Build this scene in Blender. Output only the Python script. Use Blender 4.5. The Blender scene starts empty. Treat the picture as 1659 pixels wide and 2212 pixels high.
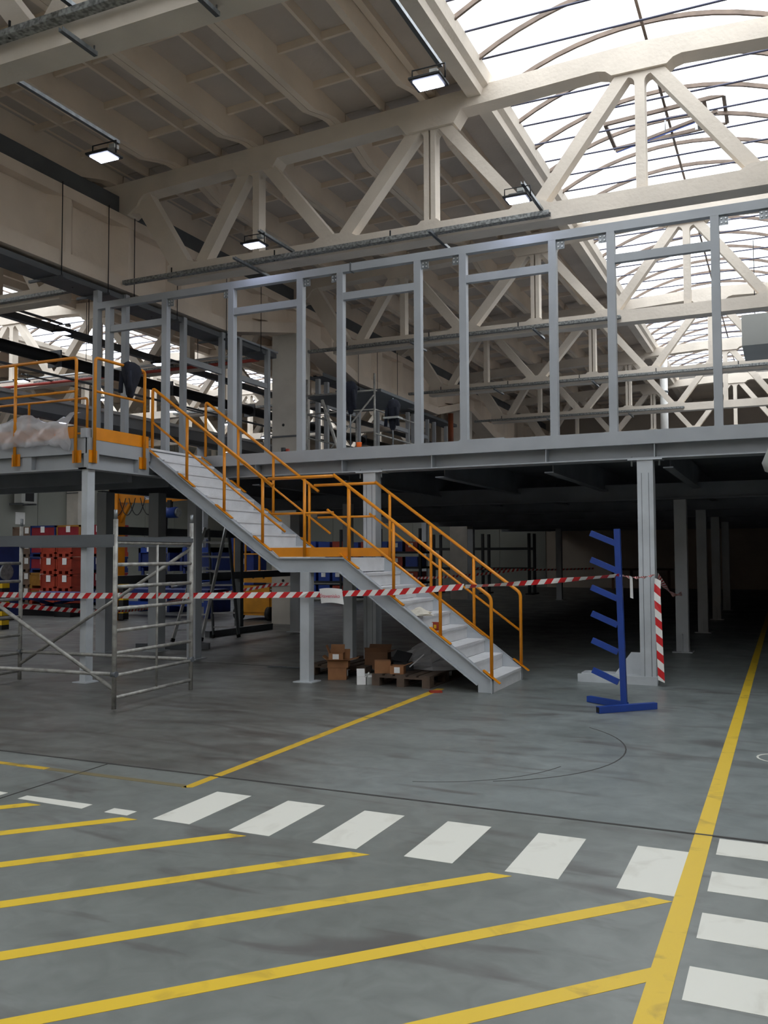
import bpy, math, random
from mathutils import Vector, Matrix
random.seed(7)
sc = bpy.context.scene
COL = sc.collection

# ------------------------------------------------------------------ camera
cam_d = bpy.data.cameras.new('camera'); cam = bpy.data.objects.new('camera', cam_d); COL.objects.link(cam)
F_PX, PITCH, ROLL, YAW, EYE = 1912.8, 0.04772, -0.00402, 0.42634, 1.6
cam_d.sensor_fit = 'VERTICAL'; cam_d.sensor_height = 24.0; cam_d.lens = F_PX / 2212 * 24.0
cam_d.clip_start = 0.05; cam_d.clip_end = 300
fw = Vector((-math.sin(YAW) * math.cos(PITCH), math.cos(YAW) * math.cos(PITCH), math.sin(PITCH)))
rt = Vector((math.cos(YAW), math.sin(YAW), 0)); upv = rt.cross(fw)
r2 = rt * math.cos(ROLL) + upv * math.sin(ROLL); u2 = upv * math.cos(ROLL) - rt * math.sin(ROLL)
m = Matrix((r2, u2, -fw)).transposed().to_4x4(); m.translation = (0, 0, EYE)
cam.matrix_world = m
sc.camera = cam

# ------------------------------------------------------------------ sky (even overcast), exposure
w = bpy.data.worlds.new('overcast_sky'); sc.world = w; w.use_nodes = True
nt = w.node_tree; nt.nodes.clear()
wo = nt.nodes.new('ShaderNodeOutputWorld'); bg = nt.nodes.new('ShaderNodeBackground')
tc = nt.nodes.new('ShaderNodeTexCoord'); sx = nt.nodes.new('ShaderNodeSeparateXYZ'); rp = nt.nodes.new('ShaderNodeValToRGB')
rp.color_ramp.elements[0].position = 0.48; rp.color_ramp.elements[0].color = (0.10, 0.10, 0.095, 1)
rp.color_ramp.elements[1].position = 0.52; rp.color_ramp.elements[1].color = (0.965, 0.985, 1.0, 1)
mp = nt.nodes.new('ShaderNodeMapRange'); mp.inputs['From Min'].default_value = -1; mp.inputs['From Max'].default_value = 1
nt.links.new(tc.outputs['Generated'], sx.inputs[0]); nt.links.new(sx.outputs['Z'], mp.inputs['Value'])
nt.links.new(mp.outputs[0], rp.inputs[0]); nt.links.new(rp.outputs[0], bg.inputs['Color']); nt.links.new(bg.outputs[0], wo.inputs[0])
bg.inputs['Strength'].default_value = 4.3
sc.view_settings.view_transform = 'Standard'; sc.view_settings.look = 'None'
sc.view_settings.gamma = 1.0; sc.view_settings.use_curve_mapping = False
sc.view_settings.exposure = 0.2
sc.cycles.use_denoising = True
sc.cycles.use_adaptive_sampling = True; sc.cycles.adaptive_threshold = 0.04
sc.cycles.max_bounces = 7; sc.cycles.diffuse_bounces = 5; sc.cycles.glossy_bounces = 2; sc.cycles.transparent_max_bounces = 10

# ------------------------------------------------------------------ materials
def lin(c): return tuple(((x / 255) / 12.92 if x / 255 <= 0.04045 else ((x / 255 + 0.055) / 1.055) ** 2.4) for x in c) + (1,)
MATS = {}
def mat(name, rgb, rough=0.6, metal=0.0, var=0.12, scale=3.0, bump=0.0, bscale=40.0, detail=6.0, spec=0.5, rgb2=None):
    """painted / cast surface: base colour with a soft noise mottling and fine relief"""
    if name in MATS: return MATS[name]
    mt = bpy.data.materials.new(name); mt.use_nodes = True; n = mt.node_tree; b = n.nodes['Principled BSDF']
    b.inputs['Roughness'].default_value = rough; b.inputs['Metallic'].default_value = metal; b.inputs['Specular IOR Level'].default_value = spec
    c1 = lin(rgb); c2 = lin(rgb2) if rgb2 else tuple(x * (1 - 2 * var) for x in c1[:3]) + (1,)
    t = n.nodes.new('ShaderNodeTexCoord'); no = n.nodes.new('ShaderNodeTexNoise'); no.inputs['Scale'].default_value = scale; no.inputs['Detail'].default_value = detail
    rr = n.nodes.new('ShaderNodeValToRGB'); rr.color_ramp.elements[0].position = 0.35; rr.color_ramp.elements[0].color = c2
    rr.color_ramp.elements[1].position = 0.65; rr.color_ramp.elements[1].color = c1
    n.links.new(t.outputs['Object'], no.inputs['Vector']); n.links.new(no.outputs['Fac'], rr.inputs[0]); n.links.new(rr.outputs[0], b.inputs['Base Color'])
    if bump:
        n2 = n.nodes.new('ShaderNodeTexNoise'); n2.inputs['Scale'].default_value = bscale; n2.inputs['Detail'].default_value = 3
        bp = n.nodes.new('ShaderNodeBump'); bp.inputs['Strength'].default_value = bump; bp.inputs['Distance'].default_value = 0.02
        n.links.new(t.outputs['Object'], n2.inputs['Vector']); n.links.new(n2.outputs['Fac'], bp.inputs['Height']); n.links.new(bp.outputs[0], b.inputs['Normal'])
    MATS[name] = mt; return mt
def emis(name, rgb, s):
    mt = bpy.data.materials.new(name); mt.use_nodes = True; b = mt.node_tree.nodes['Principled BSDF']
    b.inputs['Base Color'].default_value = lin(rgb); b.inputs['Emission Color'].default_value = lin(rgb); b.inputs['Emission Strength'].default_value = s
    MATS[name] = mt; return mt
def sheet(name, rgb, transp, transl):
    """thin see-through sheet: straight-through light plus diffuse glow"""
    mt = bpy.data.materials.new(name); mt.use_nodes = True; n = mt.node_tree; n.nodes.clear()
    o = n.nodes.new('ShaderNodeOutputMaterial'); t = n.nodes.new('ShaderNodeBsdfTransparent'); l = n.nodes.new('ShaderNodeBsdfTranslucent'); g = n.nodes.new('ShaderNodeBsdfPrincipled')
    t.inputs[0].default_value = lin(rgb); l.inputs[0].default_value = lin(rgb); g.inputs['Base Color'].default_value = lin(rgb); g.inputs['Roughness'].default_value = 0.25
    a = n.nodes.new('ShaderNodeMixShader'); a.inputs[0].default_value = transp
    b = n.nodes.new('ShaderNodeMixShader'); b.inputs[0].default_value = transl
    n.links.new(g.outputs[0], b.inputs[1]); n.links.new(l.outputs[0], b.inputs[2])
    n.links.new(b.outputs[0], a.inputs[1]); n.links.new(t.outputs[0], a.inputs[2]); n.links.new(a.outputs[0], o.inputs[0])
    MATS[name] = mt; return mt

CONC = mat('painted_concrete', (224, 213, 199), 0.85, var=0.07, scale=1.3, bump=0.25, bscale=18)
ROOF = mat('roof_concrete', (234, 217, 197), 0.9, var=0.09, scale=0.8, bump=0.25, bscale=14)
ROOFS = mat('roof_slab_soffit', (202, 190, 178), 0.9, var=0.09, scale=0.8, bump=0.25, bscale=14)  # greyer than the ribs, whose lit faces are put into the colour
GIRD = mat('girder_concrete', (226, 210, 192), 0.88, var=0.07, scale=1.0, bump=0.2, bscale=15)
COLM = mat('column_concrete', (208, 202, 192), 0.9, var=0.1, scale=1.6, bump=0.25, bscale=12)
STEEL = mat('grey_painted_steel', (163, 167, 171), 0.42, var=0.06, scale=2.2)
STEELW = mat('light_grey_steel_welds', (190, 195, 199), 0.45, var=0.08, scale=3.5)
TREAD = mat('galvanised_tread_plate', (222, 223, 225), 0.6, metal=0.0, var=0.05, scale=5, bump=0.35, bscale=90)
STAIR = mat('pale_grey_stair_steel', (178, 183, 188), 0.45, var=0.06, scale=3)
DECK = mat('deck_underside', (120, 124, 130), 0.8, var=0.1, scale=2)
DARKST = mat('dark_grey_steel', (92, 96, 100), 0.5, var=0.1, scale=2.5)
GALV = mat('galvanised_zinc', (150, 155, 158), 0.4, metal=0.55, var=0.18, scale=14)
TRAY = mat('perforated_tray_zinc', (158, 160, 158), 0.5, metal=0.1, var=0.32, scale=26, detail=1)
SCAF = mat('scaffold_tube', (170, 168, 162), 0.45, metal=0.25, var=0.22, scale=12)
ALU = mat('aluminium', (216, 218, 220), 0.35, metal=0.3, var=0.08, scale=8)
ORNG = mat('orange_yellow_paint', (228, 142, 14), 0.4, var=0.07, scale=4)
BLUE = mat('blue_powder_coat', (24, 62, 146), 0.45, var=0.1, scale=4)
BLUED = mat('dark_blue_paint', (24, 46, 108), 0.5, var=0.15, scale=4)
RED = mat('red_crate_paint', (164, 56, 34), 0.55, var=0.16, scale=3)
CRIM = mat('crimson_panel', (138, 30, 44), 0.55, var=0.1, scale=3)
YELL = mat('machine_yellow', (232, 158, 22), 0.45, var=0.12, scale=3)
OCHR = mat('ochre_crate_paint', (158, 112, 40), 0.6, var=0.15, scale=4)
BROWN = mat('brown_crate', (120, 98, 82), 0.7, var=0.15, scale=4)
BLACK = mat('black_rubber', (22, 22, 24), 0.6, var=0.15, scale=6)
WHITE = mat('white_paper', (228, 228, 226), 0.7, var=0.04, scale=5)
CARD = mat('cardboard', (150, 104, 68), 0.85, var=0.12, scale=6)
CARDD = mat('dark_cardboard', (112, 78, 54), 0.85, var=0.15, scale=6)
WOOD = mat('weathered_pallet_wood', (96, 80, 68), 0.9, var=0.22, scale=5)
NAVY = mat('navy_cloth', (26, 30, 44), 0.9, var=0.2, scale=9, bump=0.4, bscale=60)
WALLP = mat('sandwich_panel', (138, 140, 133), 0.6, var=0.03, scale=0.7)
WALLB = mat('end_wall_render', (186, 174, 160), 0.9, var=0.06, scale=0.6)
TAPEW = mat('tape_white', (232, 230, 226), 0.4, var=0.03)
TAPER = mat('tape_red', (206, 28, 34), 0.4, var=0.05)
HAZY = mat('hazard_yellow', (228, 184, 20), 0.5, var=0.1)
ORC = mat('orange_plastic', (250, 110, 30), 0.4, var=0.03)
GREEN = mat('dark_green_pipe', (58, 74, 60), 0.5, var=0.1)
REDP = mat('red_sprinkler_pipe', (176, 70, 60), 0.5, var=0.1)
RUST = mat('rust_brown_pipe', (130, 62, 30), 0.6, var=0.2)
SKYF = mat('skylight_frame', (120, 104, 92), 0.55, metal=0.2, var=0.15, scale=5)
TIE = mat('skylight_tie_rod', (74, 76, 96), 0.5, metal=0.3, var=0.1)
BACK = mat('grey_sheet_metal', (168, 170, 166), 0.5, var=0.04, scale=1)
BAG = mat('cream_fabric_bag', (226, 222, 208), 0.8, var=0.08, scale=12, bump=0.3)
LED = emis('led_panel_glow', (214, 222, 255), 30.0)
PANE = sheet('skylight_polycarbonate', (246, 248, 250), 0.75, 0.75)
FILM = sheet('clear_plastic_film', (246, 246, 248), 0.6, 0.3)
HATCHG = sheet('hatch_glazing', (240, 242, 250), 0.8, 0.6)

def floor_mat():
    mt = bpy.data.materials.new('power_floated_concrete'); mt.use_nodes = True; n = mt.node_tree; b = n.nodes['Principled BSDF']
    t = n.nodes.new('ShaderNodeTexCoord')
    def noise(s, d, dist=0.0, vec=None):
        o = n.nodes.new('ShaderNodeTexNoise'); o.inputs['Scale'].default_value = s; o.inputs['Detail'].default_value = d; o.inputs['Distortion'].default_value = dist
        n.links.new(vec or t.outputs['Object'], o.inputs['Vector']); return o.outputs['Fac']
    def ramp(f, p0, c0, p1, c1):
        r = n.nodes.new('ShaderNodeValToRGB'); e = r.color_ramp.elements
        e[0].position = p0; e[0].color = c0; e[1].position = p1; e[1].color = c1; n.links.new(f, r.inputs[0]); return r.outputs[0]
    def mix(a, b2, f, mode='MIX'):
        x = n.nodes.new('ShaderNodeMix'); x.data_type = 'RGBA'; x.blend_type = mode
        if isinstance(f, float): x.inputs[0].default_value = f
        else: n.links.new(f, x.inputs[0])
        for s, v in ((6, a), (7, b2)):
            if isinstance(v, tuple): x.inputs[s].default_value = v
            else: n.links.new(v, x.inputs[s])
        return x.outputs[2]
    base = ramp(noise(0.45, 8, 0.6), 0.3, lin((106, 110, 106)), 0.7, lin((128, 132, 129)))
    fine = ramp(noise(6, 8, 1.0), 0.3, (0.82, 0.82, 0.82, 1), 0.7, (1.06, 1.06, 1.06, 1))
    c = mix(base, fine, 1.0, 'MULTIPLY')
    mapn = n.nodes.new('ShaderNodeMapping'); mapn.inputs['Scale'].default_value = (0.7, 2.6, 1); n.links.new(t.outputs['Object'], mapn.inputs['Vector'])
    scuff = ramp(noise(1.1, 9, 1.4, mapn.outputs[0]), 0.56, (0, 0, 0, 1), 0.68, (1, 1, 1, 1))
    c = mix(c, lin((84, 80, 78)), mix((0, 0, 0, 1), scuff, 0.7))
    spots = n.nodes.new('ShaderNodeTexVoronoi'); spots.inputs['Scale'].default_value = 0.9; n.links.new(t.outputs['Object'], spots.inputs['Vector'])
    sp = ramp(spots.outputs['Distance'], 0.03, (1, 1, 1, 1), 0.085, (0, 0, 0, 1))
    c = mix(c, lin((58, 58, 58)), mix((0, 0, 0, 1), sp, 0.5))
    # the bay left of the yellow line beyond the saw-cut was cast and worn differently: darker, browner, more scuffed
    sep = n.nodes.new('ShaderNodeSeparateXYZ'); n.links.new(t.outputs['Object'], sep.inputs[0])
    def step(sock, a, b_):
        r = n.nodes.new('ShaderNodeMapRange'); r.interpolation_type = 'SMOOTHSTEP'; r.inputs['From Min'].default_value = a; r.inputs['From Max'].default_value = b_
        n.links.new(sock, r.inputs['Value']); return r.outputs[0]
    def mul(a, b_):
        q = n.nodes.new('ShaderNodeMath'); q.operation = 'MULTIPLY'; n.links.new(a, q.inputs[0])
        if isinstance(b_, float): q.inputs[1].default_value = b_
        else: n.links.new(b_, q.inputs[1])
        return q.outputs[0]
    zone = mul(step(sep.outputs['X'], -2.6, -4.4), step(sep.outputs['Y'], 5.36, 5.42))
    mp2 = n.nodes.new('ShaderNodeMapping'); mp2.inputs['Scale'].default_value = (0.5, 1.5, 1); n.links.new(t.outputs['Object'], mp2.inputs['Vector'])
    worn = ramp(noise(2.4, 10, 1.2, mp2.outputs[0]), 0.40, (0, 0, 0, 1), 0.62, (1, 1, 1, 1))
    c = mix(c, mix(c, (0.80, 0.76, 0.75, 1), 1.0, 'MULTIPLY'), zone)
    c = mix(c, mix(c, (0.70, 0.66, 0.65, 1), 1.0, 'MULTIPLY'), mul(zone, worn))
    blue = mul(step(sep.outputs['X'], -4.0, -2.0), step(sep.outputs['Y'], 5.36, 5.42))
    c = mix(c, mix(c, (1.02, 1.06, 1.10, 1), 1.0, 'MULTIPLY'), blue)
    n.links.new(c, b.inputs['Base Color'])
    rr = ramp(noise(2.0, 6, 0.5), 0.3, (0.30, 0.30, 0.30, 1), 0.7, (0.48, 0.48, 0.48, 1)); n.links.new(rr, b.inputs['Roughness'])
    b.inputs['Specular IOR Level'].default_value = 0.45
    return mt
FLOOR = floor_mat()
def paint_mat(name, rgb, worn):
    mt = bpy.data.materials.new(name); mt.use_nodes = True; n = mt.node_tree; b = n.nodes['Principled BSDF']; b.inputs['Roughness'].default_value = 0.5
    t = n.nodes.new('ShaderNodeTexCoord'); o = n.nodes.new('ShaderNodeTexNoise'); o.inputs['Scale'].default_value = 5; o.inputs['Detail'].default_value = 9; o.inputs['Distortion'].default_value = 0.8
    r = n.nodes.new('ShaderNodeValToRGB'); e = r.color_ramp.elements; e[0].position = 0.28; e[0].color = lin(worn); e[1].position = 0.44; e[1].color = lin(rgb)
    n.links.new(t.outputs['Object'], o.inputs['Vector']); n.links.new(o.outputs['Fac'], r.inputs[0]); n.links.new(r.outputs[0], b.inputs['Base Color'])
    return mt
MYEL = paint_mat('yellow_floor_paint', (214, 180, 48), (176, 146, 50))
MWHT = paint_mat('white_floor_paint', (214, 213, 203), (200, 198, 187))
MYEW = paint_mat('worn_yellow_floor_paint', (196, 160, 46), (122, 108, 62))
MOLD = paint_mat('worn_floor_paint', (116, 106, 78), (100, 98, 92))
JOINT = mat('floor_joint_filler', (62, 60, 58), 0.8)

# ------------------------------------------------------------------ mesh builder
class MB:
    def __init__(s): s.v = []; s.f = []; s.mi = []; s.sm = []
    def add(s, vs, fs, mi=0, smooth=False):
        o = len(s.v); s.v += [tuple(p) for p in vs]
        for f in fs: s.f.append(tuple(i + o for i in f)); s.mi.append(mi); s.sm.append(smooth)
        return s
    def box(s, x0, x1, y0, y1, z0, z1, mi=0):
        return s.add([(x0,y0,z0),(x1,y0,z0),(x1,y1,z0),(x0,y1,z0),(x0,y0,z1),(x1,y0,z1),(x1,y1,z1),(x0,y1,z1)],
                     [(0,3,2,1),(4,5,6,7),(0,1,5,4),(1,2,6,5),(2,3,7,6),(3,0,4,7)], mi)
    def obox(s, c, sx, sy, sz, rz=0.0, mi=0):
        """box standing on c, turned about Z"""
        ca, sa = math.cos(rz), math.sin(rz); vs = []
        for z in (0, sz):
            for x, y in ((-sx/2,-sy/2),(sx/2,-sy/2),(sx/2,sy/2),(-sx/2,sy/2)): vs.append((c[0]+x*ca-y*sa, c[1]+x*sa+y*ca, c[2]+z))
        return s.add(vs, [(0,3,2,1),(4,5,6,7),(0,1,5,4),(1,2,6,5),(2,3,7,6),(3,0,4,7)], mi)
    def bar(s, p, q, w, h, up=(0,0,1), mi=0):
        p = Vector(p); q = Vector(q); d = (q-p).normalized(); u = Vector(up)
        side = d.cross(u)
        if side.length < 1e-4: side = d.cross(Vector((0,1,0)))
        side.normalize(); u = side.cross(d).normalized(); vs = []
        for c in (p, q):
            for a, b in ((-1,-1),(1,-1),(1,1),(-1,1)): vs.append(c + side*(a*w/2) + u*(b*h/2))
        return s.add(vs, [(0,3,2,1),(4,5,6,7),(0,1,5,4),(1,2,6,5),(2,3,7,6),(3,0,4,7)], mi)
    def path(s, pts, r, n=8, mi=0, cap=True):
        pts = [Vector(p) for p in pts]; k = len(pts); ring = []
        ref = None
        for i, p in enumerate(pts):
            a = (pts[i]-pts[i-1]).normalized() if i else (pts[1]-pts[0]).normalized()
            b = (pts[i+1]-pts[i]).normalized() if i < k-1 else a
            t = (a+b); t = t.normalized() if t.length > 1e-6 else a
            if ref is None: ref = Vector((0,0,1)) if abs(t.z) < 0.9 else Vector((0,1,0))
            sd = t.cross(ref)
            if sd.length < 1e-4: sd = t.cross(Vector((1,0,0)))
            sd.normalize(); u = sd.cross(t).normalized(); ref = u
            c = max(0.5, math.sqrt(max(0.0, (1+a.dot(b))/2)))
            ring.append([p + (sd*math.cos(2*math.pi*j/n) + u*math.sin(2*math.pi*j/n))*r for j in range(n)])
        vs = [q for rg in ring for q in rg]; fs = []
        for i in range(k-1):
            for j in range(n): fs.append((i*n+j, i*n+(j+1)%n, (i+1)*n+(j+1)%n, (i+1)*n+j))
        s.add(vs, fs, mi, True)
        if cap:
            o = len(s.v) - len(vs)
            s.f += [tuple(o+j for j in reversed(range(n))), tuple(o+(k-1)*n+j for j in range(n))]; s.mi += [mi, mi]; s.sm += [False, False]
        return s
    def tube(s, p, q, r, n=8, mi=0): return s.path([p, q], r, n, mi)
    def prism(s, poly, ax, a, b, mi=0):
        """2-D outline swept along axis ax from a to b; outline is in the two other axes in xyz order"""
        def P(t, c): return (c, t[0], t[1]) if ax == 'x' else ((t[0], c, t[1]) if ax == 'y' else (t[0], t[1], c))
        n = len(poly); vs = [P(t, a) for t in poly] + [P(t, b) for t in poly]
        fs = [tuple(reversed(range(n))), tuple(range(n, 2*n))] + [(i, (i+1)%n, n+(i+1)%n, n+i) for i in range(n)]
        return s.add(vs, fs, mi)
    def quadstrip(s, top, bot, mi=0):
        n = len(top); return s.add(list(top)+list(bot), [(i, i+1, n+i+1, n+i) for i in range(n-1)], mi)
    def loft(s, rings, mi=0, smooth=True, cap=True):
        n = len(rings[0]); vs = [p for r in rings for p in r]
        fs = [(i*n+j, i*n+(j+1)%n, (i+1)*n+(j+1)%n, (i+1)*n+j) for i in range(len(rings)-1) for j in range(n)]
        if cap: fs += [tuple(reversed(range(n))), tuple((len(rings)-1)*n+j for j in range(n))]
        return s.add(vs, fs, mi, smooth)
    def mesh(s, name, mats):
        me = bpy.data.meshes.new(name); me.from_pydata(s.v, [], s.f)
        for mt in (mats if isinstance(mats, (list, tuple)) else [mats]): me.materials.append(mt)
        me.polygons.foreach_set('material_index', s.mi); me.polygons.foreach_set('use_smooth', s.sm); me.update(); return me
    def build(s, name, mats, parent=None): return place(name, s.mesh(name, mats), parent)

def place(name, me, parent=None, loc=None):
    o = bpy.data.objects.new(name, me); COL.objects.link(o)
    if loc is not None: o.location = loc
    if parent is not None:
        o.parent = parent; o.matrix_parent_inverse = Matrix.Translation(-root_loc(parent))
    return o
def root_loc(o): return o.location.copy()
def tag(o, label, cat, group=None, kind=None):
    if label: o['label'] = label
    if cat: o['category'] = cat
    if group: o['group'] = group
    if kind: o['kind'] = kind
    return o
def thing(name, label, cat, loc, group=None, kind=None):
    o = bpy.data.objects.new(name, None); COL.objects.link(o); o.location = loc; o.empty_display_size = 0.1
    return tag(o, label, cat, group, kind)
def struct(name, mb, mt): return tag(mb.build(name, mt), None, None, None, 'structure')
def copy_tree(o, parent=None):
    c = o.copy(); COL.objects.link(c)
    if parent is not None: c.parent = parent
    for ch in list(o.children): copy_tree(ch, c)
    return c
def B(*a, **k): return MB().box(*a, **k)
ORD = ['first','second','third','fourth','fifth','sixth','seventh','eighth','ninth','tenth','eleventh','twelfth']
# ------------------------------------------------------------------ the hall: floor, walls
XC, XL, XG = -1.65, -19.55, -10.6          # centre of the main bay, of the left bay, column line between them
Y0, YE, S = 5.9, 41.9, 6.0                 # truss lines every 6 m, end wall
fl = struct('floor', B(-29.2, 25.4, -14, 42.1, -0.2, 0), FLOOR)
wl = struct('wall_left', B(-29.2, -28.95, -14, 42.1, 0, 9), WALLB)
struct('wall_back', B(-29.2, 25.4, YE, YE + 0.2, 0, 9), WALLB)
struct('wall_right', B(25.2, 25.4, -14, 42.1, 0, 9), WALLB)
struct('wall_front', B(-29.2, 25.4, -14.2, -14, 0, 9), WALLB)
panel_me = B(-28.95, -28.9, 0.012, 2.288, 0, 7.4).mesh('wall_panel', WALLP)
for i in range(10): place('wall_panel', panel_me, wl, (0, 18.9 + 2.3 * i, 0))
endp = B(0.01, 2.29, 41.86, 41.9, 0, 3.6).mesh('wall_panel', WALLP)
wb = bpy.data.objects['wall_back']
for i in range(8): place('wall_panel', endp, wb, (-28.9 + 2.3 * i, 0, 0))

# floor markings: thin paint films lying on the slab
def film(name, pts, mt, z=0.0015):
    MB().prism([tuple(p) for p in pts], 'z', 0.0002, z).build(name, mt, fl)
def rect(name, x0, x1, y0, y1, mt, z=0.0015): film(name, [(x0,y0),(x1,y0),(x1,y1),(x0,y1)], mt, z)
rect('yellow_aisle_line', -0.515, -0.42, -8, 41, MYEL, 0.0025)
for i in range(6): rect('crossing_stripe', -3.545 + 0.553 * i, -3.273 + 0.553 * i if i < 5 else -0.512, 4.388, 5.06, MWHT)
for i in range(6): rect('crossing_stripe', -0.38, 0.9, 2.28 + 0.56 * i, 2.565 + 0.56 * i, MWHT)
film('crossing_stripe', [(-4.655,4.39),(-4.1,4.38),(-4.1,4.48),(-4.655,4.47)], MWHT)
film('crossing_stripe', [(-3.915,4.378),(-3.735,4.378),(-3.735,4.472),(-3.915,4.472)], MWHT)
film('crossing_stripe', [(-5.3,4.39),(-4.83,4.39),(-4.83,4.47),(-5.3,4.47)], MWHT)
dx, dy = 0.681, 0.732
for i in range(9):                         # 45-degree hatching, clipped by the crossing above and the aisle line at the right
    xe = -5.24 + 0.78 * i; a = (xe, 4.338); L = 5.6
    wx = 0.118
    def clip(px):
        if px <= -0.515: return (px, 4.338)
        t = (px + 0.515) / dx; return (-0.515, 4.338 - t * dy)
    p, q = clip(xe - wx / 2), clip(xe + wx / 2)
    film('yellow_hatch_line', [(p[0]-dx*L, p[1]-dy*L), (q[0]-dx*L, q[1]-dy*L), q, p], MYEL)
film('yellow_floor_line', [(-3.835,5.05),(-3.765,5.08),(-3.735,9.95),(-3.835,9.95)], MYEW)
film('yellow_floor_line', [(-6.4,5.118),(-6.4,5.055),(-5.1,5.055),(-5.1,5.118)], MYEW)
film('worn_floor_line', [(-5.1,5.118),(-5.1,5.055),(-3.8,5.06),(-3.85,5.122)], MOLD)
film('floor_joint', [(-29,5.39),(7.3,5.39),(7.3,5.412),(-29,5.412)], JOINT, 0.0032)
film('floor_joint', [(-4.79,5.39),(-4.78,5.39),(-4.74,3.2),(-4.75,3.2)], JOINT, 0.0031)
film('floor_joint', [(-29,11.0),(-29,11.012),(-3.2,11.012),(-3.2,11.0)], JOINT, 0.0031)
def arc_mark(name, cx, cy, r, a0, a1, wd, mt):
    n = 22; o = []; i2 = []
    for k in range(n + 1):
        a = math.radians(a0 + (a1 - a0) * k / n); o.append((cx + (r+wd)*math.cos(a), cy + (r+wd)*math.sin(a))); i2.append((cx + r*math.cos(a), cy + r*math.sin(a)))
    film(name, o + i2[::-1], mt, 0.0012)
arc_mark('tyre_mark', -2.55, 7.25, 1.33, -62, 50, 0.012, JOINT)
arc_mark('tyre_mark', -2.75, 7.0, 1.2, -75, -15, 0.009, JOINT)
arc_mark('white_ring_mark', -0.09, 7.62, 0.15, 0, 360, 0.016, MWHT)

# ------------------------------------------------------------------ roof: ribbed slab panels between the trusses
SL = 0.0415
def ztop(ax): return 8.43 - SL * ax        # top of the truss chord at distance ax from the bay centre
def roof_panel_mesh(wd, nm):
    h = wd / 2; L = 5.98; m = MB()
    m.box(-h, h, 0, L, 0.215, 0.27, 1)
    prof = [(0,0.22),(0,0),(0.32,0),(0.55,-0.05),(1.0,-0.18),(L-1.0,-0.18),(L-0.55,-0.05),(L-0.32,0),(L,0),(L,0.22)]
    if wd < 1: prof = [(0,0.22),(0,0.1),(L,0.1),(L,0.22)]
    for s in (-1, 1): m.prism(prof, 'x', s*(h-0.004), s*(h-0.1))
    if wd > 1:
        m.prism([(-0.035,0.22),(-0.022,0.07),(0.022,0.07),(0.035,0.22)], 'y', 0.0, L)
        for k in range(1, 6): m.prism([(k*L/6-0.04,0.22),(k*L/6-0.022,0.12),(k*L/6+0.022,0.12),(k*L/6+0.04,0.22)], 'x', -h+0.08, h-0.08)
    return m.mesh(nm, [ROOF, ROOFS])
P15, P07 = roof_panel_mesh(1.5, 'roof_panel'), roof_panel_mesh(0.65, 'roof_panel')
curb_me = MB().prism([(2.4,-0.26),(2.2,-0.26),(2.17,-0.17),(2.09,-0.13),(2.04,0.0),(2.4,0.12)], 'y', 0, 5.98).mesh('skylight_curb', CONC)
curb_mm = MB().prism([(-2.4,-0.26),(-2.2,-0.26),(-2.17,-0.17),(-2.09,-0.13),(-2.04,0.0),(-2.4,0.12)], 'y', 0, 5.98).mesh('skylight_curb', CONC)
def roof_half(xc, s, bays, full):
    poly = [(xc+s*2.4, ztop(2.4)+0.28), (xc+s*9.1, ztop(9.1)+0.28), (xc+s*9.1, ztop(9.1)+0.4), (xc+s*2.4, ztop(2.4)+0.4)]
    ce = struct('ceiling', MB().prism(poly, 'y', -14, YE), ROOF)
    for b in bays:
        y = Y0 + 0.16 + S * b
        if full:
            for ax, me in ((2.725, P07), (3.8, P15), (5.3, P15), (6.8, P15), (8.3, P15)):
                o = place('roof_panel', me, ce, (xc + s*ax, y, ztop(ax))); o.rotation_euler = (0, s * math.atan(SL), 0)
        place('skylight_curb', curb_me if s > 0 else curb_mm, ce, (xc, y, 8.45))
roof_half(XC, -1, range(-2, 6), True); roof_half(XC, 1, range(-2, 6), False)
XR = 16.25; roof_half(XR, -1, (), False); roof_half(XR, 1, (), False)  # unseen right bay, added to bring in more skylight
roof_half(XL, 1, range(0, 6), True); roof_half(XL, -1, range(0, 6), True)
for xc in (XC, XL): struct('ceiling', B(xc-2.4, xc+2.4, 36.2, YE, 8.5, 8.62), ROOF)
struct('ceiling', B(XG-0.2, XG+0.2, -14, YE, 8.28, 8.4), ROOF)

# ------------------------------------------------------------------ skylights: arched ribs, tie rods, polycarbonate sheets
RA = (2.07**2 + 0.53**2) / (2*0.53); ZC = 8.97 - RA; AH = math.asin(2.07 / RA)
def arc_pts(r, n=14): return [(r*math.sin(-AH + 2*AH*i/n), ZC + r*math.cos(-AH + 2*AH*i/n)) for i in range(n+1)]
def arc_band(r0, r1): return arc_pts(r1) + arc_pts(r0)[::-1]
rib_me = MB().prism(arc_band(RA-0.03, RA+0.03), 'y', -0.02, 0.02).mesh('arch_rib', SKYF)
tie_me = MB().tube((-2.05, 0, 8.46), (2.05, 0, 8.46), 0.015, 6).mesh('tie_rod', TIE)
pane_me = MB().prism(arc_band(RA+0.032, RA+0.04), 'y', 0.005, 0.985).mesh('skylight_sheet', PANE)
pane6_me = MB().prism(arc_band(RA+0.032, RA+0.04), 'y', 0.005, 5.99).mesh('skylight_sheet', PANE)
gab_me = MB().prism(arc_pts(RA+0.03) + [(2.07, 8.3), (-2.07, 8.3)], 'y', 0, 0.03).mesh('end_gable', PANE)
rb_ = struct('ceiling', B(XR-2.4, XR+2.4, 36.2, YE, 8.5, 8.62), ROOF)
for i in range(9): place('skylight_sheet', pane6_me, rb_, (XR, -14 + 6*i if i < 8 else 30.2, 0))  # sheets of the added right bay, out of view, for its light
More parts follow.
